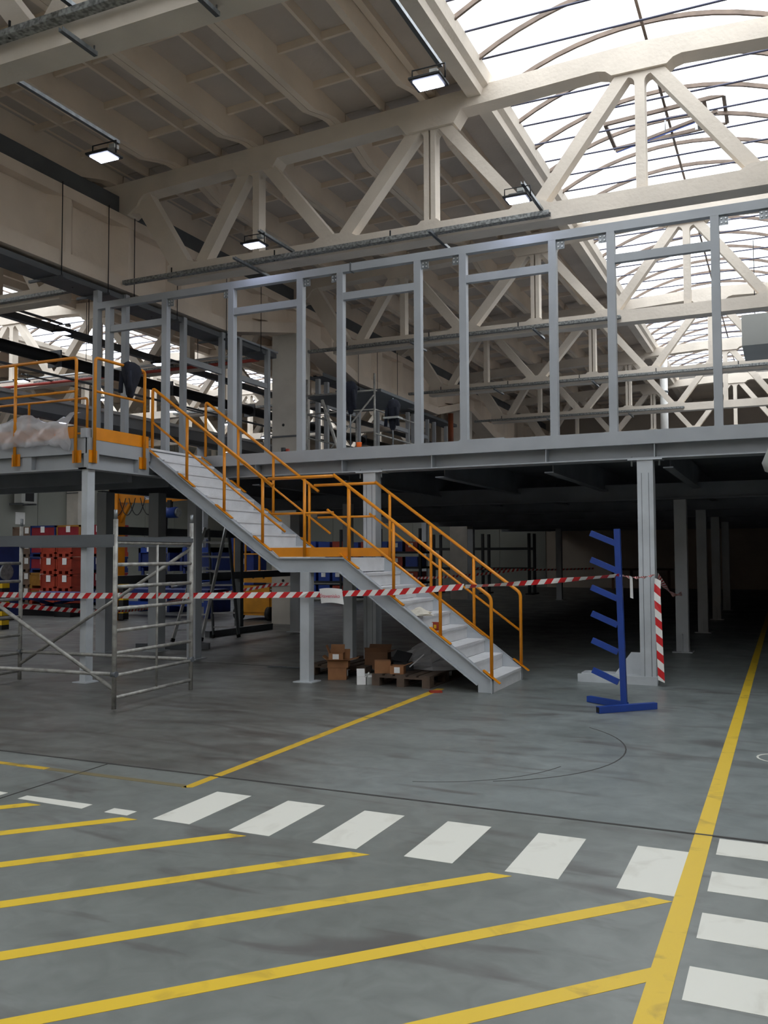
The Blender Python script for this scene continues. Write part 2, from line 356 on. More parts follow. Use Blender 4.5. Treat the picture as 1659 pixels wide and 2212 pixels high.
def skylight(xc, label, ya, nb):
    t = thing('skylight', label, 'skylight', (xc, ya, 8.45))
    def put(nm, me, y): o = bpy.data.objects.new(nm, me); COL.objects.link(o); o.parent = t; o.matrix_parent_inverse = Matrix.Translation(-t.location); o.location = (xc, y, 0)
    n = int(round(36.2 - ya))
    for i in range(n + 1): put('arch_rib', rib_me, ya + i)
    for i in range(n): put('skylight_sheet', pane_me, ya + i)
    k = 0
    while ya + 0.4 + 0.71*k < 36: put('tie_rod', tie_me, ya + 0.4 + 0.71*k); k += 1
    y = ya
    while y > -13.9: y -= 6; put('skylight_sheet', pane6_me, max(y, -14))
    put('end_gable', gab_me, 36.2)
    MB().box(xc-0.02, xc+0.02, ya, 36.2, 8.905, 8.935).build('ridge_bar', SKYF, t)
    return t
skylight(XC, 'long arched skylight of white sheets and thin ribs above the grey frame', 5.4, 5)
skylight(XL, 'long arched skylight over the far left bay behind the girder', 9.4, 4)
# opened smoke vent in the main skylight
t = thing('roof_vent', 'opened vent hatch with drive motor in the skylight at top right', 'vent hatch', (-1.9, 15.3, 8.6))
for y in (14.86, 15.86): MB().bar((-2.62, y, 8.83), (-0.75, y, 8.93), 0.05, 0.06).build('vent_frame', SKYF, t)
for x, z in ((-2.62, 8.83), (-0.75, 8.93), (-1.05, 8.92)): MB().bar((x, 14.86, z), (x, 15.86, z), 0.06, 0.05).build('vent_frame', SKYF, t)
fp = MB().bar((-2.6, 15.8, 8.76), (-0.85, 14.95, 8.72), 0.05, 0.05).build('vent_flap_arm', SKYF, t)
MB().bar((-2.58, 15.75, 8.71), (-0.9, 14.98, 8.68), 0.015, 0.012).build('drive_chain', BLUE, fp)
mo = B(-1.16, -1.0, 14.95, 15.12, 8.55, 8.72).build('drive_motor', GALV, t)
B(-1.2, -1.16, 14.98, 15.0, 8.5, 8.74).build('motor_bracket', ALU, mo)
MB().tube((-1.68, 15.1, 8.97), (-1.68, 15.1, 8.62), 0.012, 6).build('actuator_rod', ALU, t)

# ------------------------------------------------------------------ concrete roof trusses
def truss(xc, y, label, group):
    t = thing('roof_truss', label, 'roof truss', (xc, y, 6.2), group)
    A, Bq, C, D = y, y+0.3, y+0.05, y+0.25
    up = [(-8.95, ztop(8.95)), (0, ztop(0)), (8.95, ztop(8.95))]
    lo = [(8.95,7.5),(8.62,7.49),(8.42,7.62),(8.36,7.72),(8.28,7.79),(8.15,7.81)] 
    lo += [(6.45,ztop(6.45)-0.27),(6.36,ztop(6.3)-0.40),(5.70,ztop(5.7)-0.40),(5.6,ztop(5.6)-0.27),(3.5,ztop(3.5)-0.27),(3.38,ztop(3.3)-0.44),(2.62,ztop(2.7)-0.44),(2.5,ztop(2.5)-0.27),(0.55,ztop(0.55)-0.26),(0.44,8.12),(0.36,8.05)]
    poly = [(xc+a, b) for a, b in up + lo + [(-a, b) for a, b in lo[::-1]]]
    MB().prism(poly, 'y', A, Bq).build('top_chord', CONC, t)
    bl = [(7.75,6.21),(7.75,6.47),(7.5,6.58),(7.2,6.47),(4.95,6.45),(4.8,6.53),(4.35,6.53),(4.2,6.45),(3.2,6.45),(3.14,6.5),(2.9,6.5),(2.84,6.45),(1.8,6.45),(1.7,6.52),(1.35,6.52),(1.22,6.45)]
    poly = [(xc+a, b) for a, b in [(-7.75,6.21)] + bl + [(-a, b) for a, b in bl[1:][::-1]]]
    MB().prism(poly, 'y', A, Bq).build('bottom_chord', CONC, t)
    for s in (-1, 1):
        for (x1, z1, x2, z2, wd) in ((0.16,8.12,1.42,6.46,0.17),(2.86,7.98,1.62,6.46,0.17),(3.18,7.98,4.47,6.46,0.19),(5.88,7.92,4.68,6.46,0.2),(6.2,7.9,7.12,6.46,0.2)):
            MB().bar((xc+s*x1, (C+D)/2, z1), (xc+s*x2, (C+D)/2, z2), 0.2, wd, (0.3,0,1)).build('diagonal', CONC, t)
        MB().prism([(xc+s*8.75,7.52),(xc+s*8.2,7.85),(xc+s*7.35,6.5),(xc+s*7.74,6.22),(xc+s*7.74,6.5),(xc+s*8.4,7.5)], 'y', C, D).build('end_post', CONC, t)
        for a, b, top in ((2.93,3.005,7.95),(3.035,3.11,7.95),(5.97,6.09,7.9)):
            MB().box(xc+min(s*a,s*b), xc+max(s*a,s*b), C, D, 6.42, top).build('vertical', CONC, t)
    MB().box(xc-0.065, xc+0.065, C, D, 6.42, 8.1).build('vertical', CONC, t)
    def fillet(xv, s, dxt, zt, dxb, zb, half, gap, ztp):
        """rounded web between a vertical edge xv and a diagonal running from (dxt,zt) to (dxb,zb)"""
        sl = (dxb-dxt)/(zb-zt)
        def xd(z): return dxt + sl*(z-zt) - s*half
        za = ztp
        while abs(xd(za)-xv) < gap and za > 6.6: za -= 0.01
        w_ = abs(xd(za)-xv); arc = [((xv+xd(za))/2 + s*w_/2*math.cos(a*math.pi/8), za + w_*0.55*math.sin(a*math.pi/8)) for a in range(9)]
        if s*(xd(ztp)-xv) < 0: e = xv + s*0.01
        else: e = xd(ztp)
        poly = [(xv-s*0.01, ztp+0.12), (e+s*0.03, ztp+0.12), (e+s*0.03, ztp)] + [(xd(za)+s*0.02, za)] + arc + [(xv-s*0.01, za)]
        MB().prism(poly, 'y', C+0.002, D-0.002).build('node_web', CONC, t)
    for s in (-1, 1):
        fillet(xc+s*0.065, s, xc+s*0.16, 8.12, xc+s*1.42, 6.46, 0.085, 0.17, 8.02)
        fillet(xc+s*3.11, s, xc+s*3.18, 7.98, xc+s*4.47, 6.46, 0.095, 0.15, 7.9)
        fillet(xc+s*2.93, -s, xc+s*2.86, 7.98, xc+s*1.62, 6.46, 0.085, 0.15, 7.9)
        fillet(xc+s*6.09, s, xc+s*6.2, 7.9, xc+s*7.12, 6.46, 0.1, 0.14, 7.82)
        fillet(xc+s*5.97, -s, xc+s*5.88, 7.92, xc+s*4.68, 6.46, 0.1, 0.14, 7.82)
    return t
NTH = ['nearest','second','third','fourth','fifth','farthest']
for k in range(6):
    truss(XC, Y0 + S*k, ['pale concrete truss overhead at the top left, nearest of the main hall',
        'pale concrete lattice truss just behind the top rail of the grey frame',
        'second pale concrete truss behind the grey frame of the mezzanine', 'third pale concrete truss behind the grey frame of the mezzanine',
        'fourth pale concrete truss behind the grey frame of the mezzanine', 'last pale concrete truss against the dark end wall of the hall'][k], 'concrete roof trusses of the main hall')
for k in range(1, 6):
    truss(XL, Y0 + S*k, NTH[k-1 if k < 5 else 5] + ' concrete truss of the left bay, beyond the long girder', 'concrete roof trusses of the left bay')

# ------------------------------------------------------------------ column-line girders and columns
def girder(xg, ya, yb, label, show):
    t = thing('concrete_girder', label, 'girder', (xg, (ya+yb)/2, 6.17), 'column line girders')
    a, b = ya+0.02, yb-0.02
    bot = [(a,6.75),(a+0.35,6.75),(a+3.0,6.17),(b-3.0,6.17),(b-0.35,6.75),(b,6.75)]
    MB().prism(bot + [(y, z+0.24) for y, z in bot[::-1]], 'x', xg-0.3, xg+0.3).build('bottom_flange', GIRD, t)
    MB().box(xg-0.3, xg+0.3, a, b, 7.3, 7.48).build('top_flange', GIRD, t)
    MB().prism([(y, z+0.2) for y, z in bot] + [(b,7.32),(a,7.32)], 'x', xg-0.1, xg+0.1).build('web', GIRD, t)
    n = 8
    for i in range(n + 1):
        y = a + 0.07 + (b-a-0.14)*i/n
        zb = 6.3 if 3 < y-a < (b-a)-3 else 6.75
        m = MB()
        for s in (-1, 1):
            m.add([(xg+s*0.09,y-0.3,zb),(xg+s*0.09,y+0.3,zb),(xg+s*0.09,y+0.3,7.32),(xg+s*0.09,y-0.3,7.32),(xg+s*0.29,y-0.06,zb),(xg+s*0.29,y+0.06,zb),(xg+s*0.29,y+0.06,7.32),(xg+s*0.29,y-0.06,7.32)],
                  [(0,3,2,1),(4,5,6,7),(0,1,5,4),(1,2,6,5),(2,3,7,6),(3,0,4,7)])
        m.build('stiffener', GIRD, t)
    return t
girder(XG, 6.05, 18.05, 'deep panelled concrete girder at the left edge, nearest span', True)
girder(XG, 18.05, 30.05, 'panelled concrete girder of the middle span, beyond the pale column', True)
girder(XG, 30.05, 41.9, 'farthest span of the panelled concrete girder, low behind the frame', True)
COLS = [(XG, 18.05, 'square concrete column standing between the grey posts by the stairs'), (XG, 30.05, 'square concrete column under the mezzanine beside the blue box rack'),
        (-28.55, 30.05, 'pale concrete column at the left wall behind the crate stacks')]
for x, y, lb in COLS:
    t = thing('concrete_column', lb, 'column', (x, y, 0))
    B(x-0.325, x+0.325, y-0.325, y+0.325, 0, 6.75).build('shaft', COLM, t)
    for z in (1.0, 4.62):
        MB().tube((x-0.02, y-0.331, z), (x-0.02, y-0.32, z), 0.035, 10).build('lifting_hole_plug', BLACK, t)
    B(x-0.33, x+0.335, y-0.345, y-0.325, 4.33, 4.37).build('steel_band', DARKST, t)
t = thing('dark_gap_filler', 'dark filler strip in the shaded gap along the top of the long girder', 'gap filler', (XG, 12, 7.8))
for k in range(0, 6): B(XG-0.16, XG+0.16, Y0+S*k+0.31, Y0+S*k+5.99, 7.49, 7.84).build('gap_filler_strip', DARKST, t)  # dark filler put where only the shaded void above the girder lies
# ------------------------------------------------------------------ mezzanine
mz = thing('mezzanine', 'grey steel mezzanine floor carrying an unfinished frame of posts', 'mezzanine', (-4, 11.3, 0))
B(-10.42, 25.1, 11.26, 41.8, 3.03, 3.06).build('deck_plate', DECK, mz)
B(-10.42, 25.1, 11.19, 11.26, 2.945, 3.115).build('edge_fascia', STEEL, mz)
fb = B(-10.42, 25.1, 11.37, 11.385, 2.78, 3.03).build('front_beam', STEEL, mz)
B(-10.42, 25.1, 11.2, 11.5, 2.763, 2.78).build('bottom_flange', STEEL, fb)
for x in (-10.2, -8.7, -7.2, -5.75, -4.38, -2.8, -1.45, 0.1): B(x-0.006, x+0.006, 11.215, 11.37, 2.78, 2.945).build('web_stiffener', STEEL, fb)
for x in (-10.25, -8.75, -7.25, -5.78, -4.3, -2.78, -1.3, 0.2, 1.7, 3.2, 4.7, 6.2):
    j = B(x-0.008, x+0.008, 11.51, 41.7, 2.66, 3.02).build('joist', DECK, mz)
    B(x-0.06, x+0.06, 11.3, 41.7, 2.645, 2.66).build('joist_flange', DECK, j)
for y in (15.15, 19.0, 22.85, 26.7, 30.55, 34.4):
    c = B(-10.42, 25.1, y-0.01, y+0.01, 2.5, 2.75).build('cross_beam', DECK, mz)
    B(-10.42, 25.1, y-0.09, y+0.09, 2.48, 2.5).build('bottom_flange', DECK, c)
def box_column(x, y, h, w, base, parent=mz, mt=STEEL, seams=False):
    c = B(x-w/2, x+w/2, y-w/2, y+w/2, 0.0, h).build('column', mt, parent)
    if seams:
        for s in (-1, 1):
            B(x+s*0.042-0.0025, x+s*0.042+0.0025, y-w/2-0.003, y-w/2, 0.09, h-0.16).build('weld_seam', DARKST, c)
        B(x-w/2-0.11, x+w/2+0.11, y-w/2-0.02, y+w/2+0.02, h, h+0.016).build('head_plate', mt, c)
        for s in (-1, 1): MB().tube((x+s*(w/2+0.07), y-0.04, h-0.07), (x+s*(w/2+0.07), y-0.04, h+0.05), 0.012, 6).build('head_bolt', GALV, c)
    if base: B(x-w/2-0.06, x+w/2+0.06, y-w/2-0.06, y+w/2+0.06, 0.0, 0.015).build('base_plate', mt, c)
    return c
c = box_column(-1.565, 11.3, 2.747, 0.19, False, mt=STEELW, seams=True)
B(-2.42, -1.455, 11.17, 11.21, 0.0, 0.1).build('base_rail', STEELW, c)
B(-2.38, -1.455, 11.21, 11.45, 0.095, 0.11).build('base_plate', STEELW, c)
MB().prism([(-1.66,0.11),(-1.98,0.11),(-1.78,0.38),(-1.66,0.38)], 'y', 11.29, 11.305).build('gusset_plate', STEELW, c)
box_column(-5.315, 11.3, 2.747, 0.19, True, mt=STEELW, seams=True)
for x, y in ((-1.565,15.15),(-1.565,19),(-1.565,22.85),(-1.565,26.7)):
    c = box_column(x, y, 2.47, 0.19, True)
    B(x-0.01, x+0.01, y-0.16, y-0.095, 0.0, 0.3).build('gusset_plate', STEEL, c)
for x, y, w_ in ((-10.36,11.55,0.2),(-9.63,11.98,0.2),(-8.36,11.3,0.16),(-6.88,13.65,0.14),(-9.3,16.1,0.22),(-10.02,29.4,0.2),(-7.2,30.55,0.19)): box_column(x, y, 2.47 if y > 12.5 else 2.64, w_, True)
# frame of posts on the deck edge
def post(x, zt=5.667, y=11.22, par=mz): return B(x, x+0.1, y, y+0.1, 3.1, zt).build('frame_post', STEEL, par)
PX = [-10.12, -8.97, -7.71, -6.50, -5.836, -4.63, -3.966, -2.737, -1.99, -0.753, -0.10, 1.13, 1.79, 3.02]
post(-10.38, 5.99)
for x in PX: post(x)
B(-10.28, 4.2, 11.22, 11.32, 5.668, 5.78).build('top_rail', STEEL, mz)
B(-5.62, -5.60, 11.21, 11.33, 5.66, 5.79).build('rail_splice', DARKST, mz)
plate_me = B(-0.052, 0.052, 0, 0.008, -0.115, 0).mesh('bolt_plate', GALV)
bolt_me = MB().tube((0,-0.014,0),(0,0.001,0),0.011,6).mesh('bolt', ALU)
def bolt_plate(x, z):
    p = place('bolt_plate', plate_me, mz, (x, 11.26, z)); 
    for dx_ in (-0.025, 0.025):
        for dz in (-0.034, -0.084):
            b = bpy.data.objects.new('bolt', bolt_me); COL.objects.link(b); b.parent = p; b.location = (dx_, 0, dz)
for i in range(0, len(PX)-1, 2):
    B(PX[i]+0.1, PX[i+1], 11.23, 11.31, 5.265, 5.37).build('lintel', STEEL, mz)
    if i > 0: bolt_plate(PX[i]-0.053, 5.665)
    bolt_plate(PX[i+1]+0.153, 5.665)
for y in (12.0, 13.62, 14.88, 15.5, 16.62, 18.95, 19.4, 21.2, 22.4, 24.6, 25.0, 26.2, 26.8, 27.9):
    B(-10.42, -10.32, y-0.05, y+0.05, 3.06, 6.12 if y < 17.2 else 5.9).build('frame_post', STEEL, mz)
for a, b in ((13.67,14.83),(15.55,16.57),(19.45,21.15),(22.45,24.55),(25.05,26.15)):
    B(-10.41, -10.33, a, b, 5.26, 5.37).build('lintel', STEEL, mz)
B(-10.42, -10.32, 15.0, 17.0, 6.12, 6.16).build('side_rail', STEEL, mz)
# screws and offcut plates along the deck edge
tag(B(-3.98, -3.35, 11.2, 11.4, 3.116, 3.13).build('steel_offcut', STEEL), 'thin grey steel offcut lying on the deck edge', 'offcut')

# ------------------------------------------------------------------ stair platform at the left
pf = thing('stair_platform', 'raised grey steel landing at the left with orange railings', 'platform', (-8.1, 8.7, 0))
B(-13.5, -8.06, 8.68, 11.15, 3.05, 3.08).build('deck_plate', DECK, pf)
B(-13.5, -8.06, 8.63, 8.68, 2.9, 3.1).build('edge_fascia', STEEL, pf)
f1 = B(-13.5, -8.2, 8.72, 8.735, 2.72, 2.9).build('edge_beam', STEEL, pf)
B(-13.5, -8.06, 8.63, 8.8, 2.7, 2.72).build('bottom_flange', STEEL, f1)
for x in (-9.02, -9.95): B(x-0.2, x, 8.65, 8.72, 2.72, 2.9).build('web_plate', STEEL, f1)
B(-8.08, -8.03, 8.63, 9.83, 2.9, 3.1).build('edge_fascia', STEEL, pf)
f2 = B(-8.125, -8.11, 8.7, 11.15, 2.72, 2.9).build('edge_beam', STEEL, pf)
B(-8.2, -8.03, 8.63, 11.15, 2.7, 2.72).build('bottom_flange', STEEL, f2)
B(-8.11, -8.03, 9.58, 9.8, 2.72, 2.9).build('web_plate', STEEL, f2)
B(-8.11, -8.03, 8.63, 8.82, 2.72, 2.9).build('web_plate', STEEL, f2)
for y in (9.6, 10.5): B(-13.5, -8.2, y-0.05, y+0.05, 2.6, 2.95).build('joist', DECK, pf)
c = B(-8.165, -8.07, 8.66, 8.79, 0.0, 2.7).build('column', STEELW, pf)
B(-8.23, -8.0, 8.6, 8.85, 0, 0.012).build('base_plate', STEELW, c)
B(-8.15, -8.06, 8.61, 8.7, 3.1, 3.22).build('corner_stub', STEEL, pf)
def rail_post(par, x, y, z0, z1, plate):
    p = MB().tube((x,y,z0),(x,y,z1),0.021,8).build('baluster', ORNG, par)
    if plate == 'y': B(x-0.07, x+0.07, y+0.018, y+0.03, z0, z0+0.16).build('fixing_plate', ORNG, p)
    if plate == 'x': B(x-0.03, x-0.018, y-0.07, y+0.07, z0, z0+0.16).build('fixing_plate', ORNG, p)
    return p
def bend(a, b, c, r=0.055):
    """rounded corner a-b-c"""
    a, b, c = Vector(a), Vector(b), Vector(c); p = b + (a-b).normalized()*r; q = b + (c-b).normalized()*r
    return [tuple(p*(1-t)*(1-t) + b*2*t*(1-t) + q*t*t) for t in (0, .25, .5, .75, 1)]
# front railing along X, side railing along Y
yR, xR = 8.6, -8.0
g = MB().path([(-13.4,yR,4.13)] + bend((-13,yR,4.13),(-8.22,yR,4.13),(-8.22,yR,2.8)) + [(-8.22,yR,2.78)], 0.021).build('handrail', ORNG, pf)
MB().tube((-13.4,yR,3.70),(-8.22,yR,3.70),0.017).build('mid_rail', ORNG, g)
for x in (-9.27, -10.3, -11.3): rail_post(g, x, yR, 2.78, 4.12, 'y')
B(-8.29, -8.15, yR+0.018, yR+0.03, 2.78, 2.94).build('fixing_plate', ORNG, g)
B(-13.4, -8.24, yR+0.022, yR+0.028, 3.1, 3.25).build('toe_board', ORNG, g)
g = MB().path([(xR,8.7,2.78)] + bend((xR,8.7,3),(xR,8.7,4.13),(xR,9,4.13)) + bend((xR,9,4.13),(xR,9.66,4.13),(xR,9.66,3)) + [(xR,9.66,2.78)], 0.021).build('handrail', ORNG, pf)
MB().tube((xR,8.7,3.70),(xR,9.66,3.70),0.017).build('mid_rail', ORNG, g)
for y in (8.7, 9.66): B(xR-0.03, xR-0.018, y-0.07, y+0.07, 2.78, 2.94).build('fixing_plate', ORNG, g)
B(xR-0.03, xR-0.024, 8.72, 9.78, 3.08, 3.24).build('toe_board', ORNG, g)
yB = 11.2
g = MB().path([(-13.4,yB,4.2)] + bend((-13,yB,4.2),(-10.46,yB,4.2),(-10.46,yB,3)) + [(-10.46,yB,3.1)], 0.021).build('handrail', ORNG, pf)
MB().tube((-13.4,yB,3.62),(-10.46,yB,3.62),0.017).build('mid_rail', ORNG, g)
rail_post(g, -11.75, yB, 3.1, 4.19, None)

# ------------------------------------------------------------------ staircase
stc = thing('staircase', 'grey steel staircase with a landing and orange handrails', 'staircase', (-5.5, 10.45, 0))
NEAR, FAR = 9.8, 11.1
def stringer(y0, y1):
    top = [(-8.08,3.09),(-8.08,3.08),(-5.955,1.56),(-5.01,1.56),(-3.105,0.16),(-3.105,0.0)]
    bot = [(-3.29,0.0),(-3.29,0.085),(-5.075,1.375),(-5.91,1.375),(-8.08,2.85)]
    poly = [(-8.08,3.08),(-5.955,1.56),(-5.01,1.56),(-3.105,0.16),(-3.105,0.0)] + bot
    sgn = 1 if y0 == NEAR else -1
    # channel: web plus top and bottom flanges
    s = MB().prism(poly, 'y', y0 + sgn*0.055, y0 + sgn*0.065).build('stringer', STAIR, stc)
    for (a, b) in (((-8.08,3.08),(-5.955,1.56)),((-5.955,1.56),(-5.01,1.56)),((-5.01,1.56),(-3.105,0.16))):
        MB().prism([a, b, (b[0],b[1]-0.012), (a[0],a[1]-0.012)], 'y', y0, y0+sgn*0.07).build('top_flange', STAIR, s)
    for (a, b) in (((-8.08,2.85),(-5.91,1.375)),((-5.91,1.375),(-5.075,1.375)),((-5.075,1.375),(-3.29,0.085))):
        MB().prism([a, b, (b[0],b[1]+0.012), (a[0],a[1]+0.012)], 'y', y0, y0+sgn*0.07).build('bottom_flange', STAIR, s)
    B(-3.117, -3.105, min(y0,y0+sgn*0.07), max(y0,y0+sgn*0.07), 0, 0.16).build('end_plate', STAIR, s)
    B(-8.09, -8.078, min(y0,y0+sgn*0.07), max(y0,y0+sgn*0.07), 2.72, 3.08).build('end_plate', STAIR, s)
stringer(NEAR, FAR); stringer(FAR, NEAR)
R = 1.55 / 9; G = 0.2375
def tread(xn, z, depth):
    MB().prism([(xn+0.011,z),(xn-depth,z),(xn-depth,z-0.006),(xn-0.006,z-0.006),(xn-0.006,z-R+0.004),(xn,z-R+0.004),(xn,z-0.03),(xn+0.011,z-0.03)], 'y', NEAR+0.066, FAR-0.066).build('tread', TREAD, stc)
for i in range(1, 9): tread(-3.115 - G*(i-1), R*i - 0.012, 0.236)
for j in range(1, 10): tread(-5.945 - G*j + 0.02, 1.545 + R*j, 0.236 if j < 9 else 0.03)
MB().prism([(-5.01,1.55),(-6.16,1.55),(-6.16,1.544),(-5.016,1.544),(-5.016,1.55-R),(-5.01,1.55-R)], 'y', NEAR+0.066, FAR-0.066).build('landing_plate', TREAD, stc)
for y in (NEAR+0.04, FAR-0.04):
    p = B(-5.61, -5.48, y-0.065 if y < 10 else y-0.065, y+0.065, 0.0, 1.375).build('support_post', STEELW, stc)
    B(-5.68, -5.41, y-0.12, y+0.12, 0, 0.012).build('base_plate', STEELW, p)
def handrail(y, nm):
    k = 0.727
    def zr(x): return 3.90 - k*(x+7.98)           # upper flight rail line
    def zl(x): return 2.585 - k*(x+5.157)         # lower flight rail line
    g = MB().path([(-8.0,y,3.09)] + bend((-8.0,y,3.2),(-8.0,y,3.93),(-7.5,y,zr(-7.5))) + [(-6.05,y,zr(-6.05))], 0.021).build('handrail', ORNG, stc)
    MB().tube((-6.12,y,2.585),(-5.15,y,2.585),0.021).build('landing_rail', ORNG, g)
    MB().path([(-5.16,y,2.6)] + bend((-4,y,zl(-4)),(-3.115,y,zl(-3.115)),(-3.115,y,0.5)) + [(-3.115,y,0.17)], 0.021).build('lower_rail', ORNG, g)
    MB().tube((-8.0,y,3.45),(-5.86,y,3.45-k*2.14),0.016).build('mid_rail', ORNG, g)
    MB().tube((-6.06,y,2.125),(-5.16,y,2.125),0.016).build('mid_rail', ORNG, g)
    MB().tube((-5.25,y,2.165),(-3.12,y,2.165-k*2.13),0.016).build('mid_rail', ORNG, g)
    for x, z0, z1 in ((-7.41,2.62,zr(-7.41)),(-6.8,2.18,zr(-6.8)),(-6.2,1.75,zr(-6.2)),(-5.575,1.57,2.57),(-4.94,1.52,zl(-4.94)),(-4.34,1.08,zl(-4.34)),(-3.74,0.64,zl(-3.74))):
        p = MB().tube((x,y,z0),(x,y,z1-0.01),0.021).build('baluster', ORNG, g)
        if abs(x+5.575) > 0.1: MB().bar((x-0.13,y,z0+0.095),(x+0.13,y,z0-0.095),0.06,0.01).build('foot_plate', ORNG, p)
    for x, z0 in ((-8.0,3.03),(-3.115,0.19)): MB().bar((x-0.1,y,z0+0.073),(x+0.1,y,z0-0.073),0.06,0.01).build('foot_plate', ORNG, g)
    MB().prism([(-5.96,1.572),(-4.97,1.572),(-4.97,1.69),(-6.1,1.69)], 'y', y+0.02, y+0.026).build('toe_board', ORNG, g)
handrail(NEAR+0.03, 'near'); handrail(FAR-0.03, 'far')
# ------------------------------------------------------------------ cable trays, struts, flood lamps
def tray(label, p, q, grp, mt=TRAY, w=0.1, h=0.06):
    t = thing('cable_tray', label, 'cable tray', p, grp)
    p, q = Vector(p), Vector(q); d = (q-p).normalized(); sd = d.cross(Vector((0,0,1))).normalized()
    MB().bar(p, q, w, 0.006).build('tray_base', mt, t)
    for s in (-1, 1): MB().bar(p+sd*s*w/2+Vector((0,0,h/2)), q+sd*s*w/2+Vector((0,0,h/2)), 0.005, h).build('tray_side', mt, t)
    L = (q-p).length; n = int(L/2.0)
    for i in range(n): 
        c = p + d*(1+2.0*i); MB().tube(c+Vector((0,0,-0.01)), c+Vector((0,0,0.16)), 0.012, 6).build('hanger_stud', BLACK, t)
    for k, o in enumerate((-0.02, 0.025)): MB().tube(p+sd*o+Vector((0,0,0.025)), q+sd*o+Vector((0,0,0.025)), 0.014, 6).build('cable', BLACK, t)
    return t
tray('perforated cable tray along the truss just behind the top rail', (-10.25, 11.82, 6.24), (-2.85, 11.82, 6.24), 'trays along the trusses')
tray('dark cable tray along the overhead truss at the top left', (-9.4, 5.8, 6.36), (-2.5, 5.8, 6.36), 'trays along the trusses')
for k, z in ((2, 6.27), (3, 6.27), (4, 6.27)):
    tray('cable tray along the %s truss behind the grey frame' % ORD[k-1], (-10.0, Y0+S*k-0.08, z), (-2.9 if k != 3 else 0.6, Y0+S*k-0.08, z), 'trays along the trusses')
for k in (1, 2, 3):
    tray('cable tray on the %s truss of the left bay' % ORD[k-1], (-18.5, Y0+S*k-0.08, 6.27), (-11.2, Y0+S*k-0.08, 6.27), 'trays in the left bay')
tray('wide cable tray hung below the long girder at the left', (-10.62, 8.0, 6.02), (-10.62, 17.0, 6.02), 'trays along the girder', DARKST, 0.5, 0.09)
tray('wide cable tray below the middle span of the girder', (-10.62, 19.2, 6.02), (-10.62, 29.0, 6.02), 'trays along the girder', DARKST, 0.5, 0.09)
k = 0
for y in (10.4, 11.45, 12.1, 13.3, 14.9, 16.2, 19.9, 21.0, 22.2, 23.6, 25.2):
    t = thing('tray_hanger', '%s threaded rod hanger down the face of the girder from the left' % ORD[k] if k < 11 else '', 'hanger', (-10.27, y, 6.0), 'rod hangers on the girder'); k += 1
    zb = 6.0
    MB().tube((-10.27, y, zb), (-10.27, y, 7.5), 0.008, 6).build('threaded_rod', BLACK, t)
    B(-10.95, -10.22, y-0.02, y+0.02, zb-0.04, zb).build('cross_bar', DARKST, t)
def strut(label, x, ya, yb, z):
    t = thing('strut_channel', label, 'strut', (x, ya, z), 'channel struts under the trusses')
    B(x-0.02, x+0.02, ya, yb, z, z+0.006).build('channel_base', DARKST, t)
    yk = Y0 + S*round((((ya+yb)/2)-Y0-0.15)/S) + 0.15; yc = min(max(yk, ya+0.02), yb-0.02)
    if z < 6.2: MB().tube((x,yc,z),(x,yc,6.23),0.008,6).build('fixing_stud', GALV, t)
    for s in (-1, 1): B(x+s*0.02-0.002, x+s*0.02+0.002, ya, yb, z, z+0.04).build('channel_wall', GALV, t)
def lamp(label, x, y, z, grp, yaw=0.0, sc_=0.82, hang=0):
    t = thing('flood_lamp', label, 'flood lamp', (x, y, z), grp)
    def L(p): return (x + (p[0]*math.cos(yaw)-p[1]*math.sin(yaw))*sc_, y + (p[0]*math.sin(yaw)+p[1]*math.cos(yaw))*sc_, z + p[2]*sc_)
    m = MB(); ring = []
    for w_, d_, h_ in ((0.19,0.15,0.0),(0.2,0.16,0.012),(0.2,0.16,0.035),(0.13,0.1,0.06),(0.11,0.08,0.085)):
        ring.append([L(q) for q in ((-w_,-d_,h_),(w_,-d_,h_),(w_,d_,h_),(-w_,d_,h_))])
    m.loft(ring, smooth=False).build('housing', BLACK, t)
    MB().loft([[L(q) for q in ((-0.155,-0.115,h_),(0.155,-0.115,h_),(0.155,0.115,h_),(-0.155,0.115,h_))] for h_ in (-0.012, 0.002)], smooth=False).build('led_panel', LED, t)
    MB().path([L(q) for q in ((-0.21,0,0.03),(-0.21,0,0.2),(0.21,0,0.2),(0.21,0,0.03))], 0.011*sc_, 6).build('mount_bracket', BLACK, t)
    MB().box(x-0.04, x+0.04, y+0.12, y+0.2, z+0.2*sc_, z+0.26*sc_).build('junction_box', BACK, t)
    if hang: MB().bar((x,y,z+0.185),(x,hang,z+0.185),0.04,0.04).build('support_arm', DARKST, t)
ZL = 6.18
lamp('lit flood lamp at the end of a strut at upper left, above the girder', -7.05, 7.77, ZL, 'flood lamps of the main hall')
lamp('lit flood lamp high against the skylight curb, at top centre', -3.07, 7.85, ZL, 'flood lamps of the main hall')
lamp('lit flood lamp hung under the truss left of the double post', -7.08, 10.98, ZL, 'flood lamps of the main hall')
lamp('lit flood lamp at the right end of the cable tray by the skylight', -3.07, 10.98, ZL, 'flood lamps of the main hall')
strut('long channel strut carrying the upper left flood lamp', -7.0, 5.9, 7.95, 6.4)
strut('channel strut carrying the flood lamp at top centre', -3.0, 5.9, 8.0, 6.4)
strut('channel strut behind the flood lamp left of the double post', -6.95, 10.9, 12.5, 6.34)
strut('channel strut behind the flood lamp by the skylight', -2.98, 10.9, 12.5, 6.34)
strut('short channel strut under the truss at its left end', -7.66, 11.3, 12.5, 6.16)
strut('short channel strut below the double post of the truss', -4.55, 11.6, 12.45, 6.2)
strut('short bracket channel under the overhead truss at the top left', -5.6, 5.62, 6.05, 6.12)
strut('channel strut crossing above the overhead truss in the top left corner', -5.66, 4.4, 5.85, 6.46)
